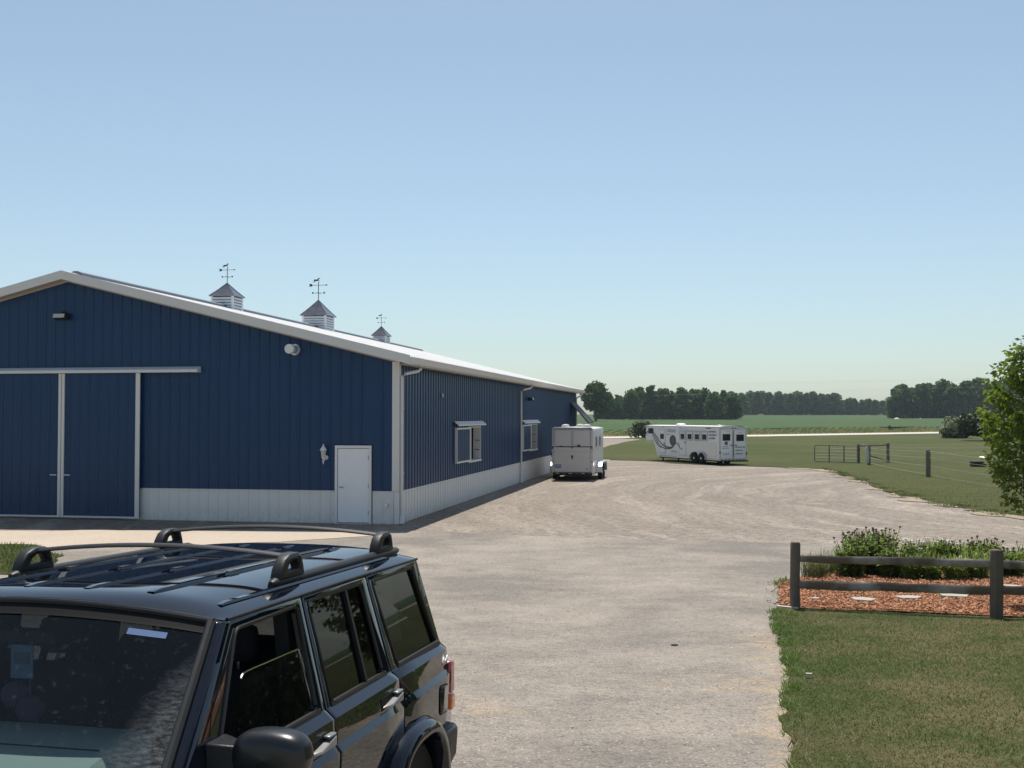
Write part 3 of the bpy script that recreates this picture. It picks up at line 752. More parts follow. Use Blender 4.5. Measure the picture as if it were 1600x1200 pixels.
MB().lathe([(.16, -.022), (.16, -.03)], (-3.03, 0, 4.87), 'y', 22).build("flange", 'galv', ve)
sc_ = MB().lathe([(.015, 2.22), (.02, 2.17), (.035, 2.15), (.10, 2.06), (.105, 2.045)], (-2.12, -.16, 0), 'z', 8).lathe([(.055, 1.86), (.05, 1.84), (.02, 1.80), (.022, 1.74), (.008, 1.66)], (-2.12, -.16, 0), 'z', 8).build("wall_lantern", 'whitepaint', barn)
MB().lathe([(.082, 2.045), (.06, 1.86)], (-2.12, -.16, 0), 'z', 6).build("lantern_glass", 'lampglass', sc_)
MB().path([(-2.12, -.16, 1.83), (-2.10, -.10, 1.76), (-2.09, -.02, 1.82)], .014, 8).lathe([(.06, 0), (.065, -.02), (.05, -.035)], (-2.09, 0, 1.84), 'y', 14).build("bracket", 'whitepaint', sc_)
MB().box(-.36, -.29, -.09, -.03, .50, .58).build("outlet_box", 'galv', barn)
# side windows with sliding shutters
for w, (o0, o1) in zip(W0S, opens):
    fr = MB()
    # deep white lining of the opening
    fr.box(-.26, .03, o1-.04, o1, 1.36, 2.62).box(-.26, .03, o0, o0+.04, 1.36, 2.62).box(-.26, .03, o0+.04, o1-.04, 1.36, 1.41).box(-.26, .03, o0+.04, o1-.04, 2.58, 2.62)
    win = fr.build("window", 'trim', barn)
    MB().box(.03, .05, w+2.1, o1+.02, 1.34, 1.40).build("window_sill", 'trim', win)
    for z in (1.75, 2.1): MB().path([(-.18, o1-.05, z), (-.10, o1-.09, z), (-.02, o1-.05, z-.01)], .012, 6).build("window_catch", 'iron', win)
    sh = MB().box(.03, .085, w, w+2.15, 1.40, 2.60).build("shutter", 'trim', barn)
    st = MB()
    st.box(.086, .112, w, w+.05, 1.40, 2.60).box(.086, .112, w+2.0, w+2.15, 1.40, 2.60).box(.086, .112, w+.05, w+2.0, 1.40, 1.46).box(.086, .112, w+.05, w+2.0, 2.54, 2.60)
    st.build("shutter_frame", 'trim', sh)
    pc = cuts(w+.05, w+2.0, .9144)
    for a, b in zip(pc, pc[1:]): sheet_steel(a, b, lambda u: 1.46, lambda u: 2.54, lambda u, d, z: (.092+d*.8, u, z), phase=w+.05+.1524).build("shutter_panel", 'blue', sh, 20)
    hd = MB().extrude([(.02, 2.82), (.05, 2.82), (.19, 2.70), (.19, 2.66), (.178, 2.66), (.178, 2.69), (.02, 2.79)], 'y', w-.1, w+4.35).build("window_hood", 'whitepaint', barn)
    MB().box(.02, .06, w-.13, w-.101, 2.66, 2.80).build("hood_bracket", 'iron', hd)
fl2 = MB().extrude([(.05, 3.88), (.24, 3.86), (.28, 3.74), (.07, 3.70)], 'y', 20.9, 21.2).build("flood_light", 'iron', barn)
MB().poly((.262, 20.93, 3.845), (.262, 21.17, 3.845), (.288, 21.17, 3.755), (.288, 20.93, 3.755)).build("lens", 'lampglass', fl2)
MB().box(.03, .06, 4.72, 4.82, 3.60, 3.72).build("outlet_box", 'galv', barn)
# propped top-hung shutter at the far corner
aw = MB().hexa([(.03, 36.2, 3.80), (1.12, 36.2, 2.56), (1.12, 38.6, 2.56), (.03, 38.6, 3.80)], [(.03, 36.2, 3.86), (1.16, 36.2, 2.60), (1.16, 38.6, 2.60), (.03, 38.6, 3.86)]).build("propped_shutter", 'tub', barn)
MB().hexa([(.03, 36.14, 3.79), (1.12, 36.14, 2.54), (1.12, 36.2, 2.54), (.03, 36.2, 3.79)], [(.03, 36.14, 3.89), (1.18, 36.14, 2.62), (1.18, 36.2, 2.62), (.03, 36.2, 3.89)]).hexa([(.03, 38.6, 3.79), (1.12, 38.6, 2.54), (1.12, 38.66, 2.54), (.03, 38.66, 3.79)], [(.03, 38.6, 3.89), (1.18, 38.6, 2.62), (1.18, 38.66, 2.62), (.03, 38.66, 3.89)]).build("shutter_frame", 'ridge', aw)
MB().path([(.03, 36.5, 1.6), (1.1, 36.3, 2.56)], .02, 6).path([(.03, 38.3, 1.6), (1.1, 38.5, 2.56)], .02, 6).build("prop_rod", 'galv', aw)
# cupolas
HORSE = [(-.50, .02), (-.36, .10), (-.42, .22), (-.30, .26), (-.10, .24), (.10, .26), (.20, .36), (.30, .50), (.36, .46), (.50, .36), (.47, .30), (.36, .34), (.30, .22), (.24, .12), (.42, .10), (.40, -.02), (.35, .04), (.20, .06), (.12, .02), (-.14, .04), (-.22, -.04), (-.36, -.20), (-.44, -.18), (-.34, -.06), (-.34, .04), (-.62, -.04), (-.60, .06)]
for ci, (cy, w, ew, q, ze, za, zt) in enumerate(CUP):
    h = w/2; e = ew/2; zb = 7.0
    body = MB()
    for sx in (-1, 1):
        for sy in (-1, 1): x0, y0 = -HW+sx*h, cy+sy*h; body.box(min(x0, x0-sx*.08), max(x0, x0-sx*.08), min(y0, y0-sy*.08), max(y0, y0-sy*.08), zb-.2, ze-.004)
    body.box(-HW-h-.01, -HW+h+.01, cy-h-.01, cy+h+.01, zb-.22, 7.16)
    cup = body.build("cupola", 'louvre', barn)
    MB().box(-HW-h+.04, -HW+h-.04, cy-h+.04, cy+h-.04, zb-.25, ze-.006).build("gap_shade_core", 'iron', cup)  # added dark core, its colour stands in for shade between the louvre slats
    lv = MB(); n = max(4, int((ze-.04-7.2)/.095)); zs = [7.18+i*(ze-.04-7.18)/n for i in range(n)]
    for z in zs:
        t = (ze-7.22)/n*.80
        for ang in range(4):
            c, s_ = math.cos(ang*PI/2), math.sin(ang*PI/2)
            R = lambda x, y, zz: (-HW+x*c-y*s_, cy+x*s_+y*c, zz)
            a = h-.085
            lv.hexa([R(-a, -h-.012, z), R(a, -h-.012, z), R(a, -h+.0, z+.005), R(-a, -h+.0, z+.005)], [R(-a, -h+.012, z+t), R(a, -h+.012, z+t), R(a, -h+.03, z+t), R(-a, -h+.03, z+t)])
    lv.build("louvre", 'louvre', cup)
    rf = MB(); ap = (-HW, cy, za)
    C = [(-HW-e, cy-e), (-HW+e, cy-e), (-HW+e, cy+e), (-HW-e, cy+e)]
    ov = [(x, y, ze-.03) for x, y in C]; tp = [(x, y, ze) for x, y in C]
    rf.poly(*ov[::-1])
    for k in range(4):
        k2 = (k+1) % 4; rf.poly(ov[k], ov[k2], tp[k2], tp[k])
        # gently flared hip: middle ring a little lower than straight
        mA = tuple(tp[k][i]*.5+ap[i]*.5 - (.02 if i == 2 else 0) for i in range(3)); mB = tuple(tp[k2][i]*.5+ap[i]*.5 - (.02 if i == 2 else 0) for i in range(3))
        rf.poly(tp[k], tp[k2], mB, mA); rf.poly(mA, mB, ap)
    rf.build("cupola_roof", 'cuproof', cup, 10)
    hp = MB()
    for k in range(4): hp.path([tp[k], tuple(tp[k][i]*.5+ap[i]*.5-(.012 if i == 2 else 0) for i in range(3)), (ap[0], ap[1], ap[2]+.01)], .014, 6)
    hp.build("hip_seam", 'cuproof', cup)
    hv = zt-za; wv = MB(); k = hv/.75
    wv.path([(-HW, cy, za-.02), (-HW, cy, za+hv*.86)], .013*k, 6)
    wv.lathe([(.0, za+hv*.30), (.03*k, za+hv*.33), (.0, za+hv*.36)], (-HW, cy, 0), 'z', 8)
    for d in (0, PI/2): c, s_ = math.cos(d), math.sin(d); L = .19*k; wv.path([(-HW-c*L, cy-s_*L, za+hv*.33), (-HW+c*L, cy+s_*L, za+hv*.33)], .008*k, 5)
    for sx in (-1, 1): wv.box(-HW+sx*.21*k-.025*k, -HW+sx*.21*k+.025*k, cy-.006, cy+.006, za+hv*.30, za+hv*.38)
    za2 = za+hv*.70; wv.path([(-HW-.28*k, cy, za2), (-HW+.30*k, cy, za2)], .009*k, 5)
    wv.extrude([(-HW-.36*k, za2-.05*k), (-HW-.24*k, za2-.04*k), (-HW-.22*k, za2), (-HW-.24*k, za2+.04*k), (-HW-.36*k, za2+.05*k), (-HW-.31*k, za2)], 'y', cy-.006, cy+.006)
    wv.extrude([(-HW+.27*k, za2-.03*k), (-HW+.35*k, za2), (-HW+.27*k, za2+.03*k)], 'y', cy-.006, cy+.006)
    sc = .25*k; wv.extrude([(-HW-.07*k+x*sc, za+hv*.845+.03*k+z*sc) for x, z in HORSE], 'y', cy-.007, cy+.007)
    wv.build("weather_vane", 'iron', cup)

# ------------------------------------------------------------------ split rail fence, planted bed, young tree
def split_post(h, w, seed):
    r = random.Random(seed); m = MB(); n = 9; ring = [(w/2*(1+.10*r.uniform(-1, 1)))/max(abs(math.cos(t)), abs(math.sin(t)))**.75 for t in [2*PI*k/n for k in range(n)]]
    R = []
    for z in (-.25, 0, h*.25, h*.5, h*.75, h-.03, h):
        k = .82 if z == h else 1.0
        R.append([(math.cos(2*PI*i/n)*ring[i]*k*(1+.04*r.uniform(-1, 1))+.006*math.sin(z*5+seed), math.sin(2*PI*i/n)*ring[i]*k*(1+.04*r.uniform(-1, 1)), z) for i in range(n)])
    R = [row+[row[0]] for row in R]; m.grid(R); m.poly(*R[-1][:-1]); return m
def split_rail(a, b, seed, thick=.058):
    r = random.Random(seed); a, b = Vector(a), Vector(b); d = (b-a).normalized(); side = d.cross(Vector((0, 0, 1))).normalized(); up = side.cross(d)
    base = [(-.8, -.75), (.1, -1.05), (.75, -.6), (.8, .35), (.2, .95), (-.55, .8)]; n = 14; R = []
    for i in range(n+1):
        t = i/n; p = a+(b-a)*t; k = thick*(.86+.18*min(1, t/.06)*min(1, (1-t)/.06))*(1+.07*mn.noise(Vector((t*6, seed, 0))))
        p = p + up*(.018*mn.noise(Vector((t*2.5, seed*3, 1)))) + side*(.02*mn.noise(Vector((t*2, seed*5, 2))))
        row = [p+side*x*k*(.62+.06*r.uniform(-1, 1))+up*y*k*(.92+.12*r.uniform(-1, 1)) for x, y in base]; R.append(row+[row[0]])
    m = MB(); m.grid(R); m.poly(*R[0][:-1][::-1]); m.poly(*R[-1][:-1]); return m
pA, pB = Vector(G(1243, 952)), Vector(G(1556, 967))
dv = pB-pA; fence = thing("rail_fence", "weathered brown two-rail split rail fence in front of the planted bark bed", "fence")
FP = []
for k in range(5):
    x, y = pA+dv*k; FP.append((x, y, T(y)))
hA, hB = 104/1700*pA.y, 107/1700*pB.y
for k, (x, y, z) in enumerate(FP):
    o = split_post(hA if k == 0 else hB, .135 if k == 0 else .155, 3+k).build("post", 'post', fence, 50); o.location = (x, y, z); o.rotation_euler = (0, 0, .2*k)
uA, lA, uB, lB = 79/1700*pA.y, 40/1700*pA.y, 85.5/1700*pB.y, 44/1700*pB.y
for k in range(4):
    (x0, y0, z0), (x1, y1, z1) = FP[k], FP[k+1]
    ua, la = (uA, lA) if k == 0 else (uB, lB)
    split_rail((x0, y0+.01, z0+ua), (x1, y1+.01, z1+uB), 11+k).build("rail", 'rail', fence, 50)
    split_rail((x0, y0-.01, z0+la+.01*(k % 2)), (x1, y1-.01, z1+lB), 31+k, .066).build("rail", 'rail', fence, 50)
ex0, ex1 = Vector(G(1214, 951)), Vector(G(1247, 953.5))
eb = MB(); d = (ex1-ex0).normalized(); n = Vector((-d.y, d.x))*.03
eb.hexa([(*(ex0+n), T(ex0.y)), (*(ex1+n), T(ex0.y)), (*(ex1-n), T(ex0.y)), (*(ex0-n), T(ex0.y))], [(*(ex0+n), T(ex0.y)+.05), (*(ex1+n), T(ex0.y)+.05), (*(ex1-n), T(ex0.y)+.05), (*(ex0-n), T(ex0.y)+.05)])
tag(eb.build("edging_board", 'fenceboard', None, bevel=.006), "short pale edging board at the foot of the left fence post", "edging")
STN = [((1274, 942), .14, .09, "smallest pale stepping stone, nearest the left fence post"), ((1347, 943), .42, .17, "pale stepping stone second from the left fence post"), ((1420, 940), .46, .17, "pale stepping stone third from the left fence post"),
       ((1491, 936.5), .54, .17, "grey stepping stone just left of the right fence post"), ((1541, 932), .30, .15, "stepping stone half hidden behind the right fence post"), ((1582, 922), .34, .18, "stepping stone right of the right fence post")]
for i, ((u, v), w, d, lab) in enumerate(STN):
    x, y = G(u, v); r = random.Random(i+5); k = 5
    ol = [(math.cos(2*PI*j/k+.3)*w/2*r.uniform(.8, 1.15), math.sin(2*PI*j/k+.3)*w*.42*r.uniform(.8, 1.15)) for j in range(k)]
    m = MB().extrude(ol, 'z', -.02, .035); o = m.build("stepping_stone", 'stone', None, 30, bevel=.008)
    o.location = (x, y, T(y)+.045); o.rotation_euler = (r.uniform(-.03, .03), r.uniform(-.03, .03), -.25)
    tag(o, lab, "stepping stone", "stepping stones set in the bark")

def strap_clump(n, L, spread, w, seed, upright=.5):
    r = random.Random(seed); V, F = [], []
    for _ in range(n):
        a = r.uniform(0, 2*PI); l = L*r.uniform(.6, 1.1); ba = r.uniform(0, 2*PI); br = spread*.35*math.sqrt(r.random())
        ox, oy = math.cos(ba)*br, math.sin(ba)*br; lean = r.uniform(.15, 1.0)*(1-upright)+.12; ww = w*r.uniform(.7, 1.2)
        dx, dy = math.cos(a), math.sin(a); sx, sy = -dy*ww/2, dx*ww/2; b = len(V)
        for k, t in enumerate((0, .3, .58, .82, 1)):
            rr = l*lean*(t**1.7); zz = l*(t - lean*.62*t*t*t)*(1-.25*lean); q = (1, 1, .85, .55, .04)[k]
            V += [(ox+dx*rr-sx*q, oy+dy*rr-sy*q, zz), (ox+dx*rr+sx*q, oy+dy*rr+sy*q, zz)]
        F += [(b+2*k, b+2*k+1, b+2*k+3, b+2*k+2) for k in range(4)]
    return V, F
def leafy_stems(n, H, spread, seed, leaf=.10):
    r = random.Random(seed); V, F, tops = [], [], []
    for _ in range(n):
        ba = r.uniform(0, 2*PI); br = spread*math.sqrt(r.random()); x0, y0 = math.cos(ba)*br*.55, math.sin(ba)*br*.55; h = H*r.uniform(.65, 1.08); lx, ly = math.cos(ba)*br*.6, math.sin(ba)*br*.6
        b = len(V)
        for t in (0, .5, 1):
            x, y, z = x0+lx*t*t, y0+ly*t*t, h*t; V += [(x-.004, y, z), (x+.004, y, z), (x, y+.006, z)]
        for s_ in range(2):
            for k in range(3): F.append((b+s_*3+k, b+s_*3+(k+1) % 3, b+s_*3+3+(k+1) % 3, b+s_*3+3+k))
        tops.append((x0+lx, y0+ly, h))
        for _ in range(int(9*h/.7)+3):
            t = r.uniform(.05, .92); a = r.uniform(0, 2*PI); l = leaf*r.uniform(.6, 1.3)*(1.25-t*.6); wv = l*.26
            x, y, z = x0+lx*t*t, y0+ly*t*t, h*t; dx, dy = math.cos(a), math.sin(a); dr = r.uniform(-.2, .5); b = len(V)
            V += [(x, y, z), (x+dx*l*.5-dy*wv, y+dy*l*.5+dx*wv, z+l*.3*dr+.01), (x+dx*l, y+dy*l, z+l*dr-.02), (x+dx*l*.5+dy*wv, y+dy*l*.5-dx*wv, z+l*.3*dr+.01)]
            F.append((b, b+1, b+2, b+3))
    return V, F, tops
def plant(kind, u, v, H, S, seed, label, group):
    x, y = G(u, v); nm = {'cone': "coneflower", 'lily': "daylily", 'white': "daisy_clump", 'fine': "ornamental_grass"}[kind]
    t = thing(nm, label, "plant", (x, y, T(y)+.03), 0, group)
    if kind in ('lily', 'fine'):
        V, F = strap_clump(190 if kind == 'lily' else 420, H*1.2, S*1.3, .024 if kind == 'lily' else .006, seed, .5)
        link("foliage", npmesh("foliage", V, F, 'strap_leaf' if kind == 'lily' else 'ornament_leaf'), t)
        if kind == 'lily':
            V, F, tp = leafy_stems(34, H*.62, S*.9, seed+3, .13); link("leaves", npmesh("leaves", V[:], [f if len(f) == 4 else f for f in F], 'plant_leaf'), t)
            r = random.Random(seed); m = MB()
            for _ in range(3):
                a = r.uniform(0, 6.28); px, py = math.cos(a)*S*.4, math.sin(a)*S*.4; hh = H*r.uniform(.85, 1.05); m.path([(px*.3, py*.3, .1), (px, py, hh)], .004, 5); m.lathe([(.004, hh), (.014, hh+.02), (.004, hh+.06)], (px, py, 0), 'z', 6)
            m.build("flower_stalk", 'plant_leaf', t)
    else:
        V, F, tp = leafy_stems(115, H*.85, S*1.15, seed, .125); link("foliage", npmesh("foliage", V, F, 'plant_leaf'), t)
        r = random.Random(seed); hd, pt = MB(), MB()
        for (px, py, pz) in [q for q in tp if q[2] > H*.70][:(20 if kind == 'cone' else 12)]:
            if kind == 'cone':
                hd.lathe([(.006, -.012), (.024, 0), (.022, .014), (.008, .026)], (px, py, pz), 'z', 7)
                if False:
                    for a in range(8): c, s_ = math.cos(a*.785), math.sin(a*.785); pt.poly((px+c*.02, py+s_*.02, pz), (px+c*.045-s_*.008, py+s_*.045+c*.008, pz-.008), (px+c*.062, py+s_*.062, pz-.022), (px+c*.045+s_*.008, py+s_*.045-c*.008, pz-.008))
            else:
                hd.lathe([(.004, -.005), (.013, 0), (.006, .01)], (px, py, pz), 'z', 7)
                for a in range(9): c, s_ = math.cos(a*.698), math.sin(a*.698); pt.poly((px+c*.01, py+s_*.01, pz), (px+c*.034-s_*.009, py+s_*.034+c*.009, pz+.004), (px+c*.05, py+s_*.05, pz+.012), (px+c*.034+s_*.009, py+s_*.034-c*.009, pz+.004))
        if hd.v: tag(hd.build("seed_heads" if kind == 'cone' else "flower_centres", 'seedhead', t), kind='stuff')
        if pt.v: tag(pt.build("petals", 'petal_orange' if kind == 'cone' else 'petal_white', t, recalc=False), kind='stuff')
    return t
GB = "flower bed plants behind the rail fence"
PL = [('fine', 1272, 904, .48, .5, 1, "fine pale grass clump at the left end of the flower bed"), ('fine', 1300, 899, .52, .5, 2, "fine grass clump beside the tall coneflowers"),
      ('cone', 1330, 904, .76, .26, 3, "tall dark coneflower clump at the left with brown seed heads"), ('cone', 1362, 900, .86, .28, 4, "tallest coneflower clump left of the bed centre"), ('cone', 1394, 905, .74, .26, 5, "coneflower clump right beside the tallest one"), ('cone', 1345, 890, .8, .3, 12, "coneflower clump standing behind the front left ones"), ('cone', 1380, 888, .86, .3, 13, "coneflower clump at the back near the gravel"),
      ('lily', 1418, 907, .52, .32, 6, "low strap-leaved daylily in front of the white flowers"), ('white', 1436, 895, .66, .26, 7, "clump topped by small white flowers at the bed centre"), ('lily', 1456, 908, .52, .32, 8, "strap-leaved daylily clump in the middle of the bed"), ('white', 1470, 893, .68, .26, 9, "white flowered clump right of the bed centre"),
      ('lily', 1492, 908, .54, .34, 10, "bright strap-leaved daylily left of the right post"), ('cone', 1505, 893, .6, .28, 14, "low leafy clump behind the daylilies"), ('lily', 1527, 906, .56, .34, 11, "daylily clump just left of the right fence post"), ('cone', 1540, 892, .66, .28, 15, "leafy clump behind the right fence post"), ('cone', 1572, 902, .58, .3, 16, "rounded leafy clump right of the right fence post"), ('lily', 1600, 898, .55, .34, 17, "daylily clump at the right edge of the picture"), ('cone', 1635, 896, .6, .3, 18, "leafy clump beyond the right edge of the picture")]
for a in PL: plant(a[0], a[1], a[2], a[3], a[4], a[5], a[6], GB)

def leaf_quads(C, N, size, seed, fold=.25, aspect=.55, droop=0):
    """leaf = two quads folded on the midrib; C centres, N directions (outward)"""
    g = np.random.default_rng(seed); n = len(C); L = size*g.uniform(.65, 1.2, n)
    d = N + g.normal(0, .55, (n, 3)); d[:, 2] -= droop; d /= np.linalg.norm(d, axis=1)[:, None]
    u = np.cross(d, g.normal(0, 1, (n, 3))); u /= np.linalg.norm(u, axis=1)[:, None]; w = np.cross(d, u)
    W = (L*aspect/2)[:, None]; L = L[:, None]
    V = np.zeros((n, 6, 3)); V[:, 0] = C; V[:, 1] = C+d*L*.45+u*W+w*W*fold; V[:, 2] = C+d*L*.5-w*W*.05; V[:, 3] = C+d*L*.45-u*W+w*W*fold; V[:, 4] = C+d*L-w*L*.08; V[:, 5] = V[:, 2]
    i = np.arange(n)[:, None]*6
    F = np.concatenate([i+np.array([[0, 1, 4, 2]]), i+np.array([[0, 2, 4, 3]])], 0)
    return V.reshape(-1, 3), F
def young_tree(x, y, H, zc, rad, nleaf, seed, label, singles=0, trunk_r=.014, leaf=.095):
    r = random.Random(seed); g = np.random.default_rng(seed); t = thing("young_tree", label, "tree", (x, y, T(y)+.02))
    tk = MB(); tk.path([(0, 0, -.1), (.012, .01, zc*.6), (-.006, 0, zc+.3), (.01, -.01, H*.7), (0, 0, H*.88)], [trunk_r*1.25, trunk_r, trunk_r*.8, trunk_r*.4, .003], 8)
    trunk = tk.build("trunk", 'bark', t)
    br = MB(); C, N = [], []
    nb = 46
    for k in range(nb):
        f = (k+.5)/nb; z0 = zc-.15+(H*.92-zc)*f; a = k*2.4+r.uniform(-.4, .4); R = rad*(.62+.55*math.sin(PI*min(1, (.16+f)*.86))**.8)*(1-.72*max(0, f-.42)/.58)*r.uniform(.72, 1.12)
        if f < .12: R *= .55+3*f
        rise = R*r.uniform(.5, 1.15); p0 = Vector((0, 0, z0)); p2 = Vector((math.cos(a)*R, math.sin(a)*R, z0+rise)); p1 = p0.lerp(p2, .5)+Vector((0, 0, -.04))
        br.path([p0, p1, p2], [.009, .006, .002], 5)
        m = max(4, int(nleaf/nb*(R/rad)*1.25))
        for j in range(m):
            s_ = .25+.78*(r.random()**.7); p = p0.lerp(p1, s_*2) if s_ < .5 else p1.lerp(p2, (s_-.5)*2)
            off = Vector((r.gauss(0, .06), r.gauss(0, .06), r.gauss(0, .055))); q = p+off
            C.append(q); N.append(Vector((math.cos(a)*.5+off.x*6, math.sin(a)*.5+off.y*6, -.15+off.z*3)))
    br.build("branches", 'bark', t)
    C = np.array([tuple(c) for c in C]); N = np.array([tuple(c) for c in N]); N /= np.linalg.norm(N, axis=1)[:, None]+1e-6
    if singles:
        # the leaves nearest the camera hang singly
        d = np.linalg.norm((C+np.array([x, y, T(y)])-np.array([0, 0, CAMZ]))*np.array([1, 1, .2]), axis=1) + C[:, 0]*.6; order = np.argsort(d)
        si, rest = order[:singles], order[singles:]
        me = None; V, F = leaf_quads(np.zeros((1, 3)), np.array([[1., 0, 0]]), leaf, 5); me = npmesh("leaf", V, F, 'near_leaf')
        meshes = []
        for k in range(6):
            V, F = leaf_quads(np.zeros((1, 3)), np.array([[0, 0, -1.]]), leaf, 40+k); meshes.append(npmesh("leaf", V, F, 'near_leaf'))
        for k, i in enumerate(si):
            o = link("leaf", meshes[k % 6], t); o.location = C[i]; o.rotation_euler = (r.uniform(-.9, .9), r.uniform(-.9, .9), r.uniform(0, 6.28))
        C, N = C[rest], N[rest]
    V, F = leaf_quads(C, N, leaf, seed, droop=.25); tag(link("foliage", npmesh("foliage", V, F, 'near_leaf'), t), kind='stuff')
    return t
tx, ty = G(1598, 948)
young_tree(tx+.05, ty, 4.35, 1.50, .53, 5600, 5, "slender young pear tree with glossy leaves at the right edge, in the bark bed", 290)

# ------------------------------------------------------------------ paddock: gate, posts and wires
def pos(u, v): x, y = G(u, v); return Vector((x, y, T(y)))
gA, gB = pos(1273, 722.5), pos(1341, 724.5)
gate = thing("field_gate", "dark green tubular steel gate of six bars at the paddock entrance", "gate", gA, math.atan2(gB.y-gA.y, gB.x-gA.x))
L = (gB-gA).length; H = 27/1700*gA.y; r = .024
m = MB(); c = .12; m.path([(0, 0, .08), (0, 0, H-c), (c*.3, 0, H-c*.3), (c, 0, H), (L-c, 0, H), (L-c*.3, 0, H-c*.3), (L, 0, H-c), (L, 0, .08)], r, 8)
m.path([(0, 0, .08), (L, 0, .08)], r, 8); m.build("gate_frame", 'gate', gate)
for z in (.29, .50, .71, .92): MB().path([(0, 0, z*H/1.13), (L, 0, z*H/1.13)], .02, 6).build("gate_bar", 'gate', gate)
for x in (L*.34, L*.68): MB().box(x-.03, x+.03, -.012, .012, .08, H).build("gate_brace", 'gate', gate)
MB().box(L*.46, L*.60, -.02, .02, H+.0, H+.05).build("gate_tag", 'whitepaint', gate)
pf = thing("paddock_fence", "wire paddock fence on grey wooden posts beside the gravel lot", "fence")
def fpost(p, h, w, parent, seed): o = split_post(h, w, seed).build("post", 'padpost', parent, 50); o.location = p; return o
p57, p50 = pos(1357.5, 727), pos(1450, 746)
far_r = p50 + (p50-p57).normalized()*1.0
d = Vector(G(1600, 772)); p3 = Vector((d.x, d.y, T(d.y)))
fpost(p57, 31/1700*p57.y, .20, pf, 2); fpost(p50, 43/1700*p50.y, .21, pf, 4)
p4 = p3 + (p3-p50)*.25; fpost(p4, 1.3, .2, pf, 6)
def wires(pts, hs, parent):
    for k in range(len(hs[0])):
        P = []
        for i in range(len(pts)-1):
            a = pts[i]+Vector((0, -.11, hs[i][k])); b = pts[i+1]+Vector((0, -.11, hs[i+1][k])); n = 8
            for j in range(n): t = j/n; P.append(a.lerp(b, t)-Vector((0, 0, .05*4*t*(1-t))))
        P.append(pts[-1]+Vector((0, -.11, hs[-1][k]))); MB().path(P, .008, 5).build("wire", 'wire', parent)
h57 = [x/1700*p57.y for x in (27, 20, 12, 4)]; h50 = [x/1700*p50.y for x in (41, 31, 18.5, 5)]; h4 = [1.25, .95, .58, .16]
wires([p57, p50, p4], [h57, h50, h4], pf)
pad = MB().path([(0, 0, .1), (.03, 0, .5), (-.02, 0, .9), (.0, 0, 1.12)], [.07, .09, .10, .06], 8)
o = pad.build("feed_sack", 'rope', None, 60); o.location = p57+Vector((-.13, -.13, .02)); tag(o, "white cloth bundle hanging on the post at the end of the gate", "bundle")
pb = thing("brace_fence", "wooden H-brace with top rail and three wires at the back of the paddock", "fence")
q1, q2 = pos(1341, 724), pos(1387.5, 723); h1, h2 = 30/1700*q1.y, 31/1700*q2.y
fpost(q1, h1, .18, pb, 12); fpost(q2, h2, .19, pb, 14)
split_rail(q1+Vector((0, 0, h1-.1)), q2+Vector((0, 0, h2-.12)), 5, .07).build("rail", 'padrail', pb)
split_rail(p57+Vector((.05, .1, .62)), q2+Vector((0, 0, .1)), 8, .05).build("brace", 'padpost', pb)
q3 = pos(1660, 716); wires([q2, q3], [[x/1700*q2.y for x in (28, 23, 14)], [x/1700*q3.y for x in (26, 19, 10)]], pb); fpost(q3, 1.25, .18, pb, 15)
MB().box(-.09, .09, -.11, -.09, .78, .96).build("warning_plate", 'red', pb).location = q1
x, y = G(1527.5, 730)
tb = MB().extrude([(-.36, 0), (.42, 0), (.47, .16), (.30, .19), (.26, .33), (-.36, .34)], 'y', -.25, .25); o = tb.build("feed_tub", 'tub', None, 30, bevel=.03); o.location = (x, y, T(y)+.02)
tag(o, "black rubber feed tub lying on the paddock grass", "tub")
x, y = G(1264, 1063); o = MB().poly((0, 0, .0), (.05, .012, .02), (.06, .04, .01), (.01, .03, .0)).extrude([(-.03, -.01), (.02, -.02), (.04, .02), (-.02, .03)], 'z', 0, .015).build("litter_scrap", 'stone', None); o.location = (x, y, T(y)+.05)
tag(o, "small white scrap of litter on the front lawn edge", "litter")
x, y = G(1054, 1010.5); o = MB().lathe([(.02, 0), (.035, .008), (.028, .02), (.01, .026)], (0, 0, 0), 'z', 7).build("dark_stone", 'iron', None); o.location = (x, y, T(y)+.012); o.scale = (1.3, .8, .8)
tag(o, "single dark pebble lying on the worn drive", "stone")

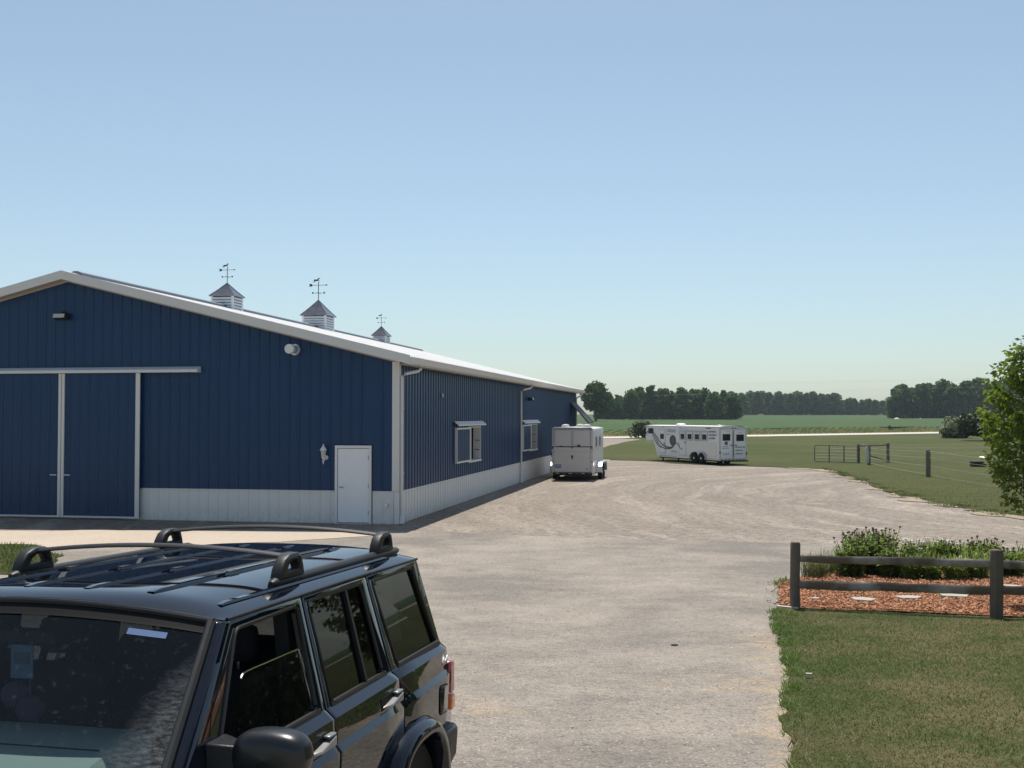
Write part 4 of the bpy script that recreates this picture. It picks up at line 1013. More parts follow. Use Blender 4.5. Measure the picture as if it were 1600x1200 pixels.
# ------------------------------------------------------------------ trees, bushes and heaps in the distance
def crown(lobes, n, size, seed, mat):
    g = np.random.default_rng(seed); C, N = [], []
    vol = np.array([l[3]*l[4]*l[5] for l in lobes])**.67; vol /= vol.sum()
    for (cx, cy, cz, rx, ry, rz), f in zip(lobes, vol):
        k = int(n*f)+1; d = g.normal(0, 1, (k, 3)); d /= np.linalg.norm(d, axis=1)[:, None]; rad = 1-.42*g.random(k)**2
        d2 = d*np.array([rx, ry, rz])*rad[:, None]*(1+.12*np.sin(d[:, :1]*7+cx)+.10*np.sin(d[:, 2:]*9+cz*3)); C.append(d2+np.array([cx, cy, cz])); N.append(d)
    C, N = np.concatenate(C), np.concatenate(N); n = len(C)
    nn = N+g.normal(0, .75, (n, 3)); nn[:, 2] += .25; nn /= np.linalg.norm(nn, axis=1)[:, None]
    u = np.cross(nn, g.normal(0, 1, (n, 3))); u /= np.linalg.norm(u, axis=1)[:, None]; w = np.cross(nn, u); s_ = (size*g.uniform(.55, 1.3, n))[:, None]
    V = np.zeros((n, 5, 3)); V[:, 0] = C-u*s_*.55; V[:, 1] = C-w*s_*.45+nn*s_*.1; V[:, 2] = C+u*s_*.5-w*s_*.1; V[:, 3] = C+u*s_*.15+w*s_*.5-nn*s_*.12; V[:, 4] = C-u*s_*.4+w*s_*.35
    i = np.arange(n)[:, None]*5; F = np.concatenate([i+np.array([[0, 1, 2]]), i+np.array([[0, 2, 3]]), i+np.array([[0, 3, 4]])], 0)
    return npmesh("crown", V.reshape(-1, 3), F, mat)
def lobes_for(seed, H, W, low=.16, nl=16):
    r = random.Random(seed); L = []
    for k in range(nl):
        f = (k+.5)/nl; z = H*(low+.06+(.90-low-.06)*f); rr = W/2*(math.sin(PI*(.16+.80*f))**.75); a = k*2.4+r.uniform(-.5, .5); q = rr*r.uniform(.40, .72); s_ = W*r.uniform(.17, .27)*(1-.25*f)
        L.append((math.cos(a)*q, math.sin(a)*q, z, s_, s_, s_*r.uniform(.75, 1.05)))
    L.append((0, 0, H*.55, W*.24, W*.24, H*.30)); return L
def trunk_mesh(H, r0, seed):
    r = random.Random(seed); m = MB(); m.path([(0, 0, -.5), (r.uniform(-.1, .1), 0, H*.15), (r.uniform(-.2, .2), .1, H*.4), (0, 0, H*.75)], [r0*1.4, r0, r0*.75, r0*.25], 8)
    for k in range(4): a = k*1.6+r.random(); m.path([(0, 0, H*(.24+.07*k)), (math.cos(a)*H*.10, math.sin(a)*H*.10, H*(.36+.07*k)), (math.cos(a)*H*.17, math.sin(a)*H*.17, H*(.50+.07*k))], [r0*.5, r0*.35, r0*.12], 6)
    return m.mesh("trunk", 'bark', 60)
PROTO = []
for k in range(7):
    H, W = 16.0, (10.5, 8.5, 11.5, 9.5, 8.0, 12.5, 9.0)[k]
    PROTO.append((crown(lobes_for(50+k, H, W, .06 if k % 2 else .10, 15+k % 4), 2300, 1.15, 60+k, 'far_leaf'), trunk_mesh(H, .28, 70+k)))
def far_tree(u, D, H, k, label, group):
    x = (u-800)/FPX*D; t = thing("tree", label, "tree", (x, D, T(D)), random.uniform(0, 6.28), group)
    s_ = H/16*random.uniform(1.02, 1.13); t.scale = (s_*random.uniform(.9, 1.15), s_*random.uniform(.9, 1.1), s_)
    link("crown", PROTO[k][0], t); link("trunk", PROTO[k][1], t)
YT = [(19.5, 24.5, 8.0, 0, "broad tree mirrored in the car's rear door window, right of the picture"), (27, 27.5, 9.5, 2, "tree standing behind the one mirrored in the car window"), (15.5, 9.5, 7.5, 5, "low tree at the right of the front lawn, outside the picture"), (30, 16, 9, 1, "tree right of the fence line, outside the picture"), (40, 30, 11, 3, "tall tree far right of the paddock fence, outside the picture")]
for i, (x, y, H, k, lab) in enumerate(YT):
    t = thing("tree", lab, "tree", (x, y, T(y)), i*1.3); t.scale = (H/16*1.15, H/16*1.15, H/16)
    link("crown", crown(lobes_for(90+i, 16, 12, .14, 18), 6500, .75, 95+i, 'lone_leaf'), t); link("trunk", PROTO[k][1], t)
rr = random.Random(3)
def hgt(v, D): return CAMZ+(650-v)/FPX*D - T(D)
ORD = "first second third fourth fifth sixth seventh eighth ninth tenth eleventh twelfth thirteenth fourteenth fifteenth sixteenth seventeenth eighteenth nineteenth twentieth twenty-first twenty-second twenty-third".split()
# nearer clump of wood in the middle
TL = [(952, 618), (968, 622), (985, 612), (1001, 606), (1018, 605), (1034, 606), (1050, 613), (1066, 608), (1082, 606), (1098, 609), (1114, 612), (1130, 610), (1146, 613)]
for i, (u, v) in enumerate(TL): far_tree(u+rr.uniform(-3, 3), rr.uniform(505, 530), hgt(v, 515), i % 7, ORD[i]+" tree from the left in the front row of the wood behind the gooseneck trailer", "trees of the wood behind the trailer")
for i, u in enumerate(range(944, 1160, 18)): far_tree(u+rr.uniform(-5, 5), rr.uniform(540, 570), hgt(617, 555)*rr.uniform(.9, 1.0), (i*3+1) % 7, "tree in the back row of the wood behind the gooseneck trailer", "trees of the wood behind the trailer")
# far middle wood
for i, u in enumerate(range(1160, 1402, 11)):
    v = 613+ (max(0, u-1270)*.085) + rr.uniform(-1.5, 2)
    if u > 1310: v = 624+rr.uniform(-1, 2)
    far_tree(u+rr.uniform(-2, 2), rr.uniform(860, 920), hgt(v, 890), (i*2) % 7, ORD[i]+" tree from the left along the distant low woods across the crop field", "trees of the distant woods")
for i, u in enumerate(range(1166, 1400, 17)): far_tree(u, rr.uniform(930, 970), hgt(617 if u < 1290 else 626, 950), (i*5+2) % 7, "tree in the back row of the distant low woods", "trees of the distant woods")
# wood on the right
TR = [(1400, 612), (1412, 605), (1426, 609), (1440, 603), (1455, 601), (1472, 599), (1490, 601), (1508, 598), (1524, 592), (1540, 593), (1556, 598), (1574, 597), (1592, 596), (1612, 597), (1634, 594)]
for i, (u, v) in enumerate(TR): far_tree(u+rr.uniform(-2, 2), rr.uniform(590, 620), hgt(v, 605), (i*4+3) % 7, ORD[i]+" tree from the left in the front row of the right-hand wood", "trees of the wood on the right")
for i, u in enumerate(range(1404, 1640, 19)): far_tree(u, rr.uniform(635, 660), hgt(606 if u < 1500 else 600, 645), (i*3) % 7, "tree in the back row of the right-hand wood", "trees of the wood on the right")
# undergrowth that closes the foot of the woods
def undergrowth(u0, u1, D, h, seed, n):
    x0, x1 = (u0-800)/FPX*D, (u1-800)/FPX*D; r = random.Random(seed); L = []
    k = int((x1-x0)/4)
    for i in range(k): L.append((x0+(x1-x0)*(i+r.random())/k, D+r.uniform(-4, 14), T(D)+h*r.uniform(.25, .5), 3.2, 3.2, h*r.uniform(.4, .7)))
    return tag(link("undergrowth", crown(L, n, 1.5, seed, 'far_leaf')), kind='stuff')
undergrowth(938, 1158, 524, 6, 1, 5000); undergrowth(1158, 1402, 896, 7, 2, 6000); undergrowth(1398, 1660, 612, 6, 3, 5000)
undergrowth(940, 1158, 570, 13, 4, 5000); undergrowth(1150, 1402, 975, 13, 5, 6000); undergrowth(1400, 1680, 664, 13, 6, 5000)
# lone tree by the barn
D = 415; H = hgt(594, D); x = (931-800)/FPX*D
t = thing("tree", "large lone broad tree right of the far end of the barn, trunk showing", "tree", (x, D, T(D)))
link("crown", crown(lobes_for(5, H, H*.74, .30, 20), 3600, .95, 9, 'lone_leaf'), t)
trunk_mesh(H, .42, 8); link("trunk", bpy.data.meshes[-1] if False else trunk_mesh(H, .45, 8), t)
def bush(name, u, v, hpx, wpx, seed, mat, label, cat="bush", n=1500, size=.28):
    x, y = G(u, v); H, W = hpx/FPX*y, wpx/FPX*y; r = random.Random(seed); L = []
    for k in range(9): a = k*2.4; q = W*.30*r.random(); L.append((math.cos(a)*q, math.sin(a)*q*.8, H*r.uniform(.28, .68), W*r.uniform(.18, .28), W*r.uniform(.18, .28), H*r.uniform(.24, .32)))
    t = thing(name, label, cat, (x, y, T(y))); link("foliage", crown(L, n, size*H/2.5, seed, mat), t)
    m = MB(); 
    for k in range(5): a = k*1.26; m.path([(math.cos(a)*.1, math.sin(a)*.1, -.1), (math.cos(a)*W*.12, math.sin(a)*W*.12, H*.45)], [.05, .02], 6)
    m.build("stems", 'bark', t); return t
bush("bush", 1006, 684, 29, 62, 3, 'bush_leaf', "green bush behind the nose of the gooseneck trailer")
bush("bush", 1391, 674, 10, 11, 4, 'bush_leaf', "small round bush alone at the far road edge", n=500)
bush("bush", 1498, 685, 37, 60, 5, 'pale_leaf', "pale grey-green bush left of the dark shrub across the paddock", n=2200)
bush("bush", 1540, 689, 52, 92, 6, 'bush_leaf', "dark green shrub beside the road behind the young tree", n=3200)
bush("bush", 1575, 690, 50, 66, 7, 'bush_leaf', "dark shrub partly hidden by the young tree", n=2600)
bush("bush", 1072, 656.5, 4, 14, 8, 'pale_leaf', "tiny pale weed clump at the foot of the lone tree", n=250)
def heap(name, u, D, hpx, wpx, mat, label):
    x = (u-800)/FPX*D; W, H = wpx/FPX*D, hpx/FPX*D; P = []
    for i in range(13):
        row = []
        for j in range(24):
            a = 2*PI*j/23; f = i/12; k = 1+.18*mn.noise(Vector((math.cos(a)*2, math.sin(a)*2, D+f*3))); row.append((x+math.cos(a)*W/2*f*k, D+math.sin(a)*W/2*f*k, T(D)+H*(math.cos(f*PI)*.5+.5)*k-.2))
        P.append(row)
    return tag(MB().grid(P).build(name, mat, None, 60), label, "heap")
heap("dirt_heap", 1189, 800, 4.5, 24, 'dirtheap', "brown heap of dirt at the far edge of the crop field")
heap("sand_heap", 1401, 560, 4.0, 18, 'sand', "pale heap of sand in front of the right-hand wood")
heap("sand_heap", 1438, 575, 2.6, 10, 'sand', "smaller low sand heap right of the pale one")
# power lines beyond the paddock
for (a, b, lab) in (((1020, 603), (1640, 589), "upper of two thin power lines crossing the sky over the fields"), ((1020, 618), (1640, 602), "lower of two thin power lines crossing the sky over the fields")):
    D0, D1 = 168, 205; P = []
    for i in range(13):
        t_ = i/12; u = a[0]+(b[0]-a[0])*t_; v = a[1]+(b[1]-a[1])*t_; D = D0+(D1-D0)*t_; P.append(((u-800)/FPX*D, D, CAMZ+(650-v)/FPX*D))
    tag(MB().path(P, .009, 5).build("power_line", 'wire', None), lab, "wire")

# ------------------------------------------------------------------ horse trailers
def wheel(parent, x, y, z, r, w, axis='x', rim='alu', name="wheel"):
    t = MB().lathe([(r*.62, -w/2), (r*.9, -w/2), (r*.985, -w*.40), (r, -w*.2), (r, w*.2), (r*.985, w*.40), (r*.9, w/2), (r*.62, w/2)], (x, y, z), axis, 28).build(name, 'rubber', parent, 30)
    m = MB().lathe([(r*.63, -w*.46), (r*.60, -w*.46), (r*.55, -w*.40), (r*.24, -w*.42), (r*.18, -w*.52), (.0, -w*.52)], (x, y, z), axis, 20)
    m.lathe([(r*.63, w*.46), (r*.60, w*.46), (r*.55, w*.40), (r*.24, w*.42), (r*.18, w*.52), (.0, w*.52)], (x, y, z), axis, 20)
    m.build("rim", rim, t, 30); return t
def rounded_box(x0, x1, y0, y1, z0, z1, r, n=4):
    """box with rounded long roof edges (profile in x-z, extruded along y)"""
    P = [(x0, z0), (x1, z0)]
    for k in range(n+1): a = k/n*PI/2; P.append((x1-r+r*math.cos(a), z1-r+r*math.sin(a)))
    for k in range(n+1): a = PI/2+k/n*PI/2; P.append((x0+r+r*math.cos(a), z1-r+r*math.sin(a)))
    return MB().extrude(P, 'y', y0, y1)
# --- bumper-pull trailer beside the barn; local x right, y forward (away), z up
t1 = thing("horse_trailer", "small white two-horse trailer parked beside the barn, seen from behind", "trailer", (1.86, 50.7, 0), -BTH)
W1, L1, ZB, ZT = 1.92, 4.7, .32, 2.42
body = rounded_box(0, W1, .05, L1, ZB, ZT, .10).build("body", 'trailer', t1, 30)
P = []
for i in range(9):
    f = i/8; x = f*W1; P.append([(x, y, ZT-.02+.075*(1-(2*f-1)**4)) for y in (.02, 1.6, 3.2, L1)])
rf = MB().grid(P); rf.grid([[(p[0], p[1], p[2]-.05) for p in row] for row in P]); rf.build("roof", 'trailer', t1, 40)
MB().path([(.03, .0, ZT-.03), (.10, -.0, ZT+.03), (W1/2, -.0, ZT+.045), (W1-.10, -.0, ZT+.03), (W1-.03, .0, ZT-.03)], .032, 8).build("roof_edge", 'alu', t1)
for x0, x1 in ((0, .10), (W1-.10, W1)): MB().box(x0, x1, -.05, .05, .24, ZT-.06).build("corner_post", 'alu', t1, bevel=.012)
for x0, x1 in ((.11, .935), (.985, W1-.11)):
    d = MB().box(x0, x1, -.02, .02, 1.60, ZT-.08).build("upper_door", 'trailer', t1, bevel=.01)
    MB().box(x0+.02, x0+.05, -.03, -.018, 1.66, 2.28).box(x1-.05, x1-.02, -.03, -.018, 1.66, 2.28).build("door_trim", 'alu', d)
MB().box(.938, .982, -.04, .02, 1.60, ZT-.06).build("centre_post", 'alu', t1)
MB().box(.11, W1-.11, -.03, .02, 1.565, 1.59).build("door_seam", 'decalgrey', t1)
rp = MB().box(.105, W1-.105, -.025, .02, .40, 1.555).build("ramp_door", 'trailer', t1, bevel=.012)
MB().box(.11, W1-.11, -.032, -.024, 1.325, 1.35).box(.3, .8, -.031, -.024, 1.09, 1.105).box(1.1, 1.62, -.031, -.024, 1.09, 1.105).box(.45, .72, -.030, -.024, .94, .95).box(1.2, 1.45, -.030, -.024, .94, .95).build("ramp_rib", 'alu', rp)
MB().box(.92, .98, -.05, -.02, 1.00, 1.12).box(.90, 1.0, -.04, -.02, 1.12, 1.17).build("ramp_latch", 'iron', rp)
MB().box(1.20, 1.33, -.06, -.02, 1.58, 1.66).box(.93, .985, -.055, -.02, 1.50, 1.57).build("door_latch", 'iron', t1)
MB().box(.40, .47, -.05, -.02, 1.575, 1.62).build("door_latch", 'iron', t1)
MB().box(.13, .43, -.030, -.024, .60, .75).build("sticker", 'decalblue', rp); MB().box(.15, .41, -.033, -.0295, .665, .695).build("sticker_stripe", 'whitepaint', rp)
MB().path([(1.58, -.03, .56), (1.64, -.03, .52), (1.70, -.03, .53), (1.62, -.03, .58)], .008, 5).build("emblem", 'decalgrey', rp)
for x in (.05, W1-.05):
    MB().box(x-.035, x+.035, -.075, -.048, 1.48, 1.60).build("tail_lamp", 'red', t1, bevel=.008)
    MB().box(x-.03, x+.03, -.06, -.048, .86, .90).build("reflector", 'red', t1)
for x in (.2, .55, .8, 1.0, 1.3, 1.55): MB().box(x-.03, x+.03, -.04, -.025, ZT+.0, ZT+.022).build("marker_lamp", 'orange', t1)
MB().box(.04, W1-.04, -.10, .05, .26, .38).build("rear_sill", 'black', t1, bevel=.01)
for k in range(6): x = .2+k*.3; MB().box(x, x+.14, -.106, -.10, .335, .365).build("reflective_tape", 'red' if k % 2 else 'whitepaint', t1)
for s_, x0 in ((-1, 0), (1, W1)):
    P = []
    for z, y in ((.34, 1.28), (.62, 1.30), (.80, 1.50), (.82, 1.85), (.82, 3.15), (.80, 3.40), (.62, 3.60), (.34, 3.62)): P.append([(x0+s_*.002, y, z), (x0+s_*.27, y, z), (x0+s_*.29, y, z-.05)])
    MB().grid(P).build("fender", 'alu', t1, 40)
    for y in (1.85, 2.85): wheel(t1, x0+s_*.14, y, .345, .345, .20)
    MB().box(min(x0, x0+s_*.22), max(x0, x0+s_*.22), 1.22, 1.28, .36, .62).build("mud_flap", 'trim', t1)
for x, y, z in ((.52, .9, 0), (1.50, 1.1, 0), (1.0, 2.6, 0)): MB().lathe([(.19, ZT+.03), (.19, ZT+.11), (.15, ZT+.17), (.06, ZT+.19)], (x, y, 0), 'z', 14).build("roof_vent", 'whitepaint', t1)
for y0 in (.9, 2.5):
    w = MB().box(W1, W1+.02, y0, y0+.75, 1.52, 2.05).build("window", 'alu', t1); MB().box(W1+.02, W1+.026, y0+.05, y0+.70, 1.57, 2.0).build("pane", 'darkglass', w)
MB().box(W1+.0, W1+.05, .3, .36, 2.15, 2.25).build("side_lamp", 'whitepaint', t1)
MB().path([(-.03, .25, 1.35), (-.10, .25, 1.35)], .03, 8).path([(-.02, .25, 2.2), (-.02, .25, 1.75)], .02, 6).box(-.05, 0, .1, .16, 1.1, 1.3).build("side_latch", 'iron', t1)
MB().path([(.3, L1, .45), (W1/2, L1+1.25, .45)], .05, 6).path([(W1-.3, L1, .45), (W1/2, L1+1.25, .45)], .05, 6).path([(W1/2, L1+1.0, 0.02), (W1/2, L1+1.0, .9)], .035, 8).box(W1/2-.12, W1/2+.12, L1+.88, L1+1.12, 0, .03).build("drawbar", 'iron', t1)
MB().box(.1, W1-.1, .1, L1-.1, .24, .34).build("chassis", 'iron', t1)

# --- gooseneck trailer; local x right, y forward, z up; origin at the rear left corner
t2 = thing("gooseneck_trailer", "long white gooseneck horse trailer with black swoosh and oval picture on its side", "trailer", (12.54, 66.0, 0), math.atan2(.379, .925))
W2, L2, NB = 2.0, 8.95, 7.45
P = [(0, .30), (NB, .33), (7.95, 1.36), (L2, 1.34), (L2+.02, 2.20), (L2-.08, 2.36), (0, 2.36)]
m = MB(); n = len(P); b = len(m.v)
m.v += [(0, y, z) for y, z in P] + [(W2, y, z) for y, z in P]
for k in range(n): m.f.append((k, (k+1) % n, n+(k+1) % n, n+k))
m.f.append(tuple(range(n))[::-1]); m.f.append(tuple(range(n, 2*n)))
m.build("body", 'trailer2', t2, 20, bevel=.03)
Pm = []
for i in range(7): f = i/6; Pm.append([(f*W2*1.01-.01, y, 2.345+.05*(1-(2*f-1)**4)) for y in (-.02, 3, 6, L2-.05)])
MB().grid(Pm).build("roof", 'whitepaint', t2, 40)
MB().box(-.03, .03, -.02, L2-.06, 2.30, 2.365).build("roof_rail", 'whitepaint', t2, bevel=.012)
MB().box(W2-.03, W2+.03, -.02, L2-.06, 2.30, 2.365).build("roof_rail", 'whitepaint', t2, bevel=.012)
MB().lathe([(.36, 2.38), (.34, 2.45), (.22, 2.52), (.0, 2.54)], (.55, 5.3, 0), 'z', 18).build("roof_vent", 'whitepaint', t2)
MB().lathe([(.2, 2.38), (.19, 2.43), (.0, 2.46)], (.75, 1.1, 0), 'z', 14).build("roof_vent", 'whitepaint', t2)
X = -.004
def sbox(name, y0, y1, z0, z1, mat, parent, d=.012, x=X, bevel=.004): return MB().box(x-d, x, y0, y1, z0, z1).build(name, mat, parent, bevel=bevel)
def frame(name, y0, y1, z0, z1, w, mat, parent, d=.012, x=X):
    return MB().box(x-d, x, y0, y1, z0, z0+w).box(x-d, x, y0, y1, z1-w, z1).box(x-d, x, y0, y0+w, z0+w, z1-w).box(x-d, x, y1-w, y1, z0+w, z1-w).build(name, mat, parent)
sbox("lower_rail", .02, NB, .30, .42, 'alu', t2, .016)
nw = sbox("window", 7.95, 8.62, 1.82, 2.18, 'black', t2); sbox("pane", 8.0, 8.57, 1.86, 2.14, 'darkglass', nw, .005, X-.013)
d1 = sbox("door", 6.42, 7.20, .56, 2.08, 'trailer2', t2, .02); frame("door_trim", 6.38, 7.24, .52, 2.12, .03, 'alu', d1, .016); w = sbox("window", 6.53, 7.0, 1.48, 1.82, 'black', d1, .006, X-.021); sbox("pane", 6.57, 6.96, 1.51, 1.79, 'darkglass', w, .004, X-.028); sbox("handle", 6.46, 6.52, 1.1, 1.25, 'iron', d1, .02, X-.021)
d2 = sbox("door", 3.82, 4.54, .50, 2.14, 'trailer2', t2, .02); frame("door_trim", 3.78, 4.58, .46, 2.18, .03, 'alu', d2, .016); sbox("handle", 3.86, 3.96, 1.28, 1.34, 'iron', d2, .02, X-.021)
sbox("stone_guard", .26, 3.76, .52, 1.39, 'alu', t2, .006)
for y0, y1 in ((3.95, 4.39), (3.07, 3.53), (2.2, 2.68), (1.35, 1.84)):
    wd = sbox("window", y0-.09, y1+.09, 1.47, 2.05, 'trailer2', t2 if y0 < 3.9 else d2, .026, X-.0); frame("window_frame", y0-.10, y1+.10, 1.46, 2.06, .025, 'decalgrey', wd, .006, X-.027); sbox("pane", y0, y1, 1.53, 1.86, 'darkglass', wd, .006, X-.027)
    MB().path([(X-.03, y0+.1, 1.97), (X-.03, (y0+y1)/2, 1.945), (X-.03, y1-.1, 1.985)], .010, 5).build("window_script", 'decalgrey', wd)
ov = MB(); N = 28
ov.v += [(X-.006, 5.42+.40*math.cos(2*PI*k/N), 1.405+.36*math.sin(2*PI*k/N)) for k in range(N)]+[(X, 5.42+.40*math.cos(2*PI*k/N), 1.405+.36*math.sin(2*PI*k/N)) for k in range(N)]
ov.f += [tuple(range(N))] + [(k, (k+1) % N, N+(k+1) % N, N+k) for k in range(N)]; oval = ov.build("oval_picture", 'decal', t2)
ov = MB()
for k in range(N+1):
    pass
MB().grid([[(X-.009, 5.42+.40*math.cos(2*PI*k/N)*f, 1.405+.36*math.sin(2*PI*k/N)*f) for f in (.94, 1.0)] for k in range(N+1)]).build("oval_ring", 'decalgrey', oval)
MB().poly(*[(X-.010, 5.42-.3*(a-.5), 1.22+.4*b) for a, b in ((.1, .05), (.45, 0), (.75, .2), (.95, .55), (.82, .72), (.55, .62), (.45, .9), (.32, 1.0), (.3, .8), (.15, .5))]).build("horse_head", 'ridge', oval)
def swoosh(pts, r, mat='decal'):
    P = []; n = len(pts)
    for i in range(n-1):
        for j in range(5):
            t = j/5; p0, p1, p2, p3 = pts[max(i-1, 0)], pts[i], pts[i+1], pts[min(i+2, n-1)]
            P.append(tuple(.5*((2*p1[k])+(-p0[k]+p2[k])*t+(2*p0[k]-5*p1[k]+4*p2[k]-p3[k])*t*t+(-p0[k]+3*p1[k]-3*p2[k]+p3[k])*t**3) for k in (0, 1)))
    P.append(pts[-1]); R = []
    for i, (y, z) in enumerate(P):
        q = (P[min(i+1, len(P)-1)][0]-P[max(i-1, 0)][0], P[min(i+1, len(P)-1)][1]-P[max(i-1, 0)][1]); l = math.hypot(*q); w = r*math.sin(PI*(.06+.88*i/(len(P)-1)))**.6; ny, nz = -q[1]/l*w, q[0]/l*w
        R.append([(X-.023, y+ny, z+nz), (X-.023, y-ny, z-nz)])
    return MB().grid(R).build("swoosh", mat, t2)
swoosh([(8.93, 1.75), (8.75, 1.93), (8.55, 1.95)], .03)
swoosh([(7.96, 1.93), (7.35, 1.52), (6.75, 1.12), (6.1, .95), (5.6, .97), (5.1, 1.17)], .045)
swoosh([(8.05, 1.85), (7.55, 1.45), (7.0, 1.02), (6.3, .86), (5.7, .88), (5.3, 1.0)], .035)
swoosh([(8.1, 1.78), (7.7, 1.35), (7.2, 1.0), (6.8, .9)], .025)
swoosh([(5.15, 1.15), (4.95, 1.25), (4.72, 1.2), (4.5, .96), (4.3, .86), (4.12, .99)], .028, 'decal')
swoosh([(4.92, 1.12), (4.7, 1.1), (4.55, .95), (4.4, .9)], .018, 'decalgrey')
def script(y0, y1, z, h, rows, mat, seed):
    """lettering too small to read: thin broken strokes"""
    r = random.Random(seed); m = MB()
    for k in range(rows):
        zz = z - k*h; y = max(y0, y1)
        while y > min(y0, y1)+.06:
            l = r.uniform(.05, .16); m.poly((X-.022, y, zz), (X-.022, y-l, zz), (X-.022, y-l+.01, zz+h*.45), (X-.022, y-.01, zz+h*.45)); y -= l+r.uniform(.03, .06)
    return m.build("lettering", mat, t2)
script(6.1, 5.0, 2.06, .11, 2, 'decalgrey', 1); script(6.2, 5.65, 1.77, .08, 1, 'decalgrey', 2); script(5.6, 4.95, .72, .07, 2, 'decalgrey', 3)
script(1.02, .35, 1.99, .20, 3, 'decalgrey', 4)
for z in (2.02, 1.82, 1.62): sbox("bullet", 1.06, 1.14, z-.03, z+.03, 'decal', t2, .005)
for k in range(11): sbox("reflective_tape", 5.0+k*.2, 5.12+k*.2, .36, .40, 'red' if k % 2 else 'decalgrey', t2, .004, X-.017, 0)
for k in range(4): sbox("reflective_tape", .3+k*.24, .44+k*.24, .36, .40, 'red' if k % 2 else 'decalgrey', t2, .004, X-.017, 0)
for y in (8.85, 4.5, .5, 6.6): sbox("marker_lamp", y-.05, y+.05, 2.24, 2.29, 'orange', t2, .02)
sbox("awning_latch", .9, 1.4, 2.22, 2.27, 'iron', t2, .03)
MB().box(.02, W2-.02, 8.0, 8.9, 1.30, 1.345).build("nose_floor", 'alu', t2)
for y in (6.9, 4.92):
    for x in (.12,): MB().box(x-.04, x+.04, y-.04, y+.04, .02, .34).box(x-.09, x+.09, y-.09, y+.09, 0, .03).build("landing_leg", 'iron', t2)
MB().path([(W2/2, 8.5, 1.32), (W2/2, 8.5, .75)], .06, 10).build("gooseneck_coupler", 'iron', t2)
P = []
for z, y in ((.28, 1.42), (.55, 1.44), (.74, 1.66), (.80, 2.0), (.80, 2.62), (.74, 2.96), (.55, 3.18), (.28, 3.2)): P.append([(.0, y, z), (-.10, y, z), (-.12, y, z-.04)])
MB().grid(P).build("fender", 'alu', t2, 40)
for x in (-.0, W2-.0):
    for y in (1.90, 2.72): wheel(t2, x+(.02 if x < 1 else -.18), y, .37, .37, .22)
# rear
Y = -.004
def rbox(name, x0, x1, z0, z1, mat, parent, d=.02, y=Y, bevel=.004): return MB().box(x0, x1, y-d, y, z0, z1).build(name, mat, parent, bevel=bevel)
rbox("rear_frame", 0, .10, .30, 2.32, 'alu', t2); rbox("rear_frame", W2-.12, W2, .30, 2.32, 'alu', t2); rbox("rear_frame", .101, W2-.121, 2.19, 2.32, 'alu', t2); rbox("rear_frame", .93, 1.06, .40, 2.188, 'alu', t2)
rd1 = rbox("rear_door", .11, .92, .42, 2.17, 'trailer2', t2, .03); rd2 = rbox("rear_door", 1.07, W2-.13, .40, 2.16, 'trailer2', t2, .03)
for dd, x0, x1, z0, z1 in ((rd1, .27, .75, 1.53, 1.87), (rd2, 1.25, 1.73, 1.50, 1.84)):
    w = rbox("window", x0-.03, x1+.03, z0-.03, z1+.03, 'black', dd, .012, Y-.031); rbox("pane", x0, (x0+x1)/2-.01, z0, z1, 'darkglass', w, .005, Y-.044); rbox("pane", (x0+x1)/2+.01, x1, z0, z1, 'darkglass', w, .005, Y-.044)
MB().lathe([(.125, Y-.036), (.12, Y-.038)], (.49, 0, 1.35), 'y', 20).build("round_badge", 'decalblue', rd1)
def rscript(x0, x1, z, h, rows, mat, parent, seed):
    r = random.Random(seed); m = MB()
    for k in range(rows):
        zz = z-k*h; x = x0
        while x < x1-.05: l = r.uniform(.04, .12); m.poly((x, Y-.034, zz), (x+l, Y-.034, zz), (x+l-.01, Y-.034, zz+h*.45), (x+.01, Y-.034, zz+h*.45)); x += l+r.uniform(.02, .05)
    return m.build("lettering", mat, parent)
rscript(.2, .72, 1.12, .10, 2, 'decalblue', rd1, 1); rscript(.24, .68, .72, .09, 2, 'decalgrey', rd1, 2); rscript(.5, .78, 2.06, .06, 1, 'decalblue', rd1, 3); rscript(1.36, 1.6, 1.97, .07, 1, 'decalgrey', rd2, 4); rscript(1.2, 1.78, 1.06, .20, 3, 'decalgrey', rd2, 5)
for z in (1.08, .88, .68): rbox("bullet", 1.10, 1.16, z-.025, z+.025, 'decal', rd2, .004, Y-.031)
rbox("door_latch", .78, .96, 1.20, 1.24, 'iron', t2, .05, Y-.03); rbox("door_latch", 1.08, 1.26, 1.20, 1.24, 'iron', t2, .05, Y-.03); rbox("door_rod", .985, 1.005, .5, 2.1, 'iron', t2, .03, Y-.02)
for x, z in ((.05, .78), (W2-.05, .70)): rbox("tail_lamp", x-.04, x+.04, z-.09, z+.09, 'red', t2, .02, Y-.021)
rbox("marker_lamp", .85, 1.25, 2.235, 2.285, 'red', t2, .015, Y-.021)
MB().box(-.03, W2+.02, -.14, -.03, .22, .30).build("rear_bumper", 'black', t2, bevel=.01)
for k in range(7): rbox("reflective_tape", .15+k*.26, .29+k*.26, .345, .385, 'red' if k % 2 else 'decalgrey', t2, .004, Y-.0, 0)
MB().box(.1, W2-.1, .1, NB-.1, .22, .30).build("chassis", 'iron', t2)

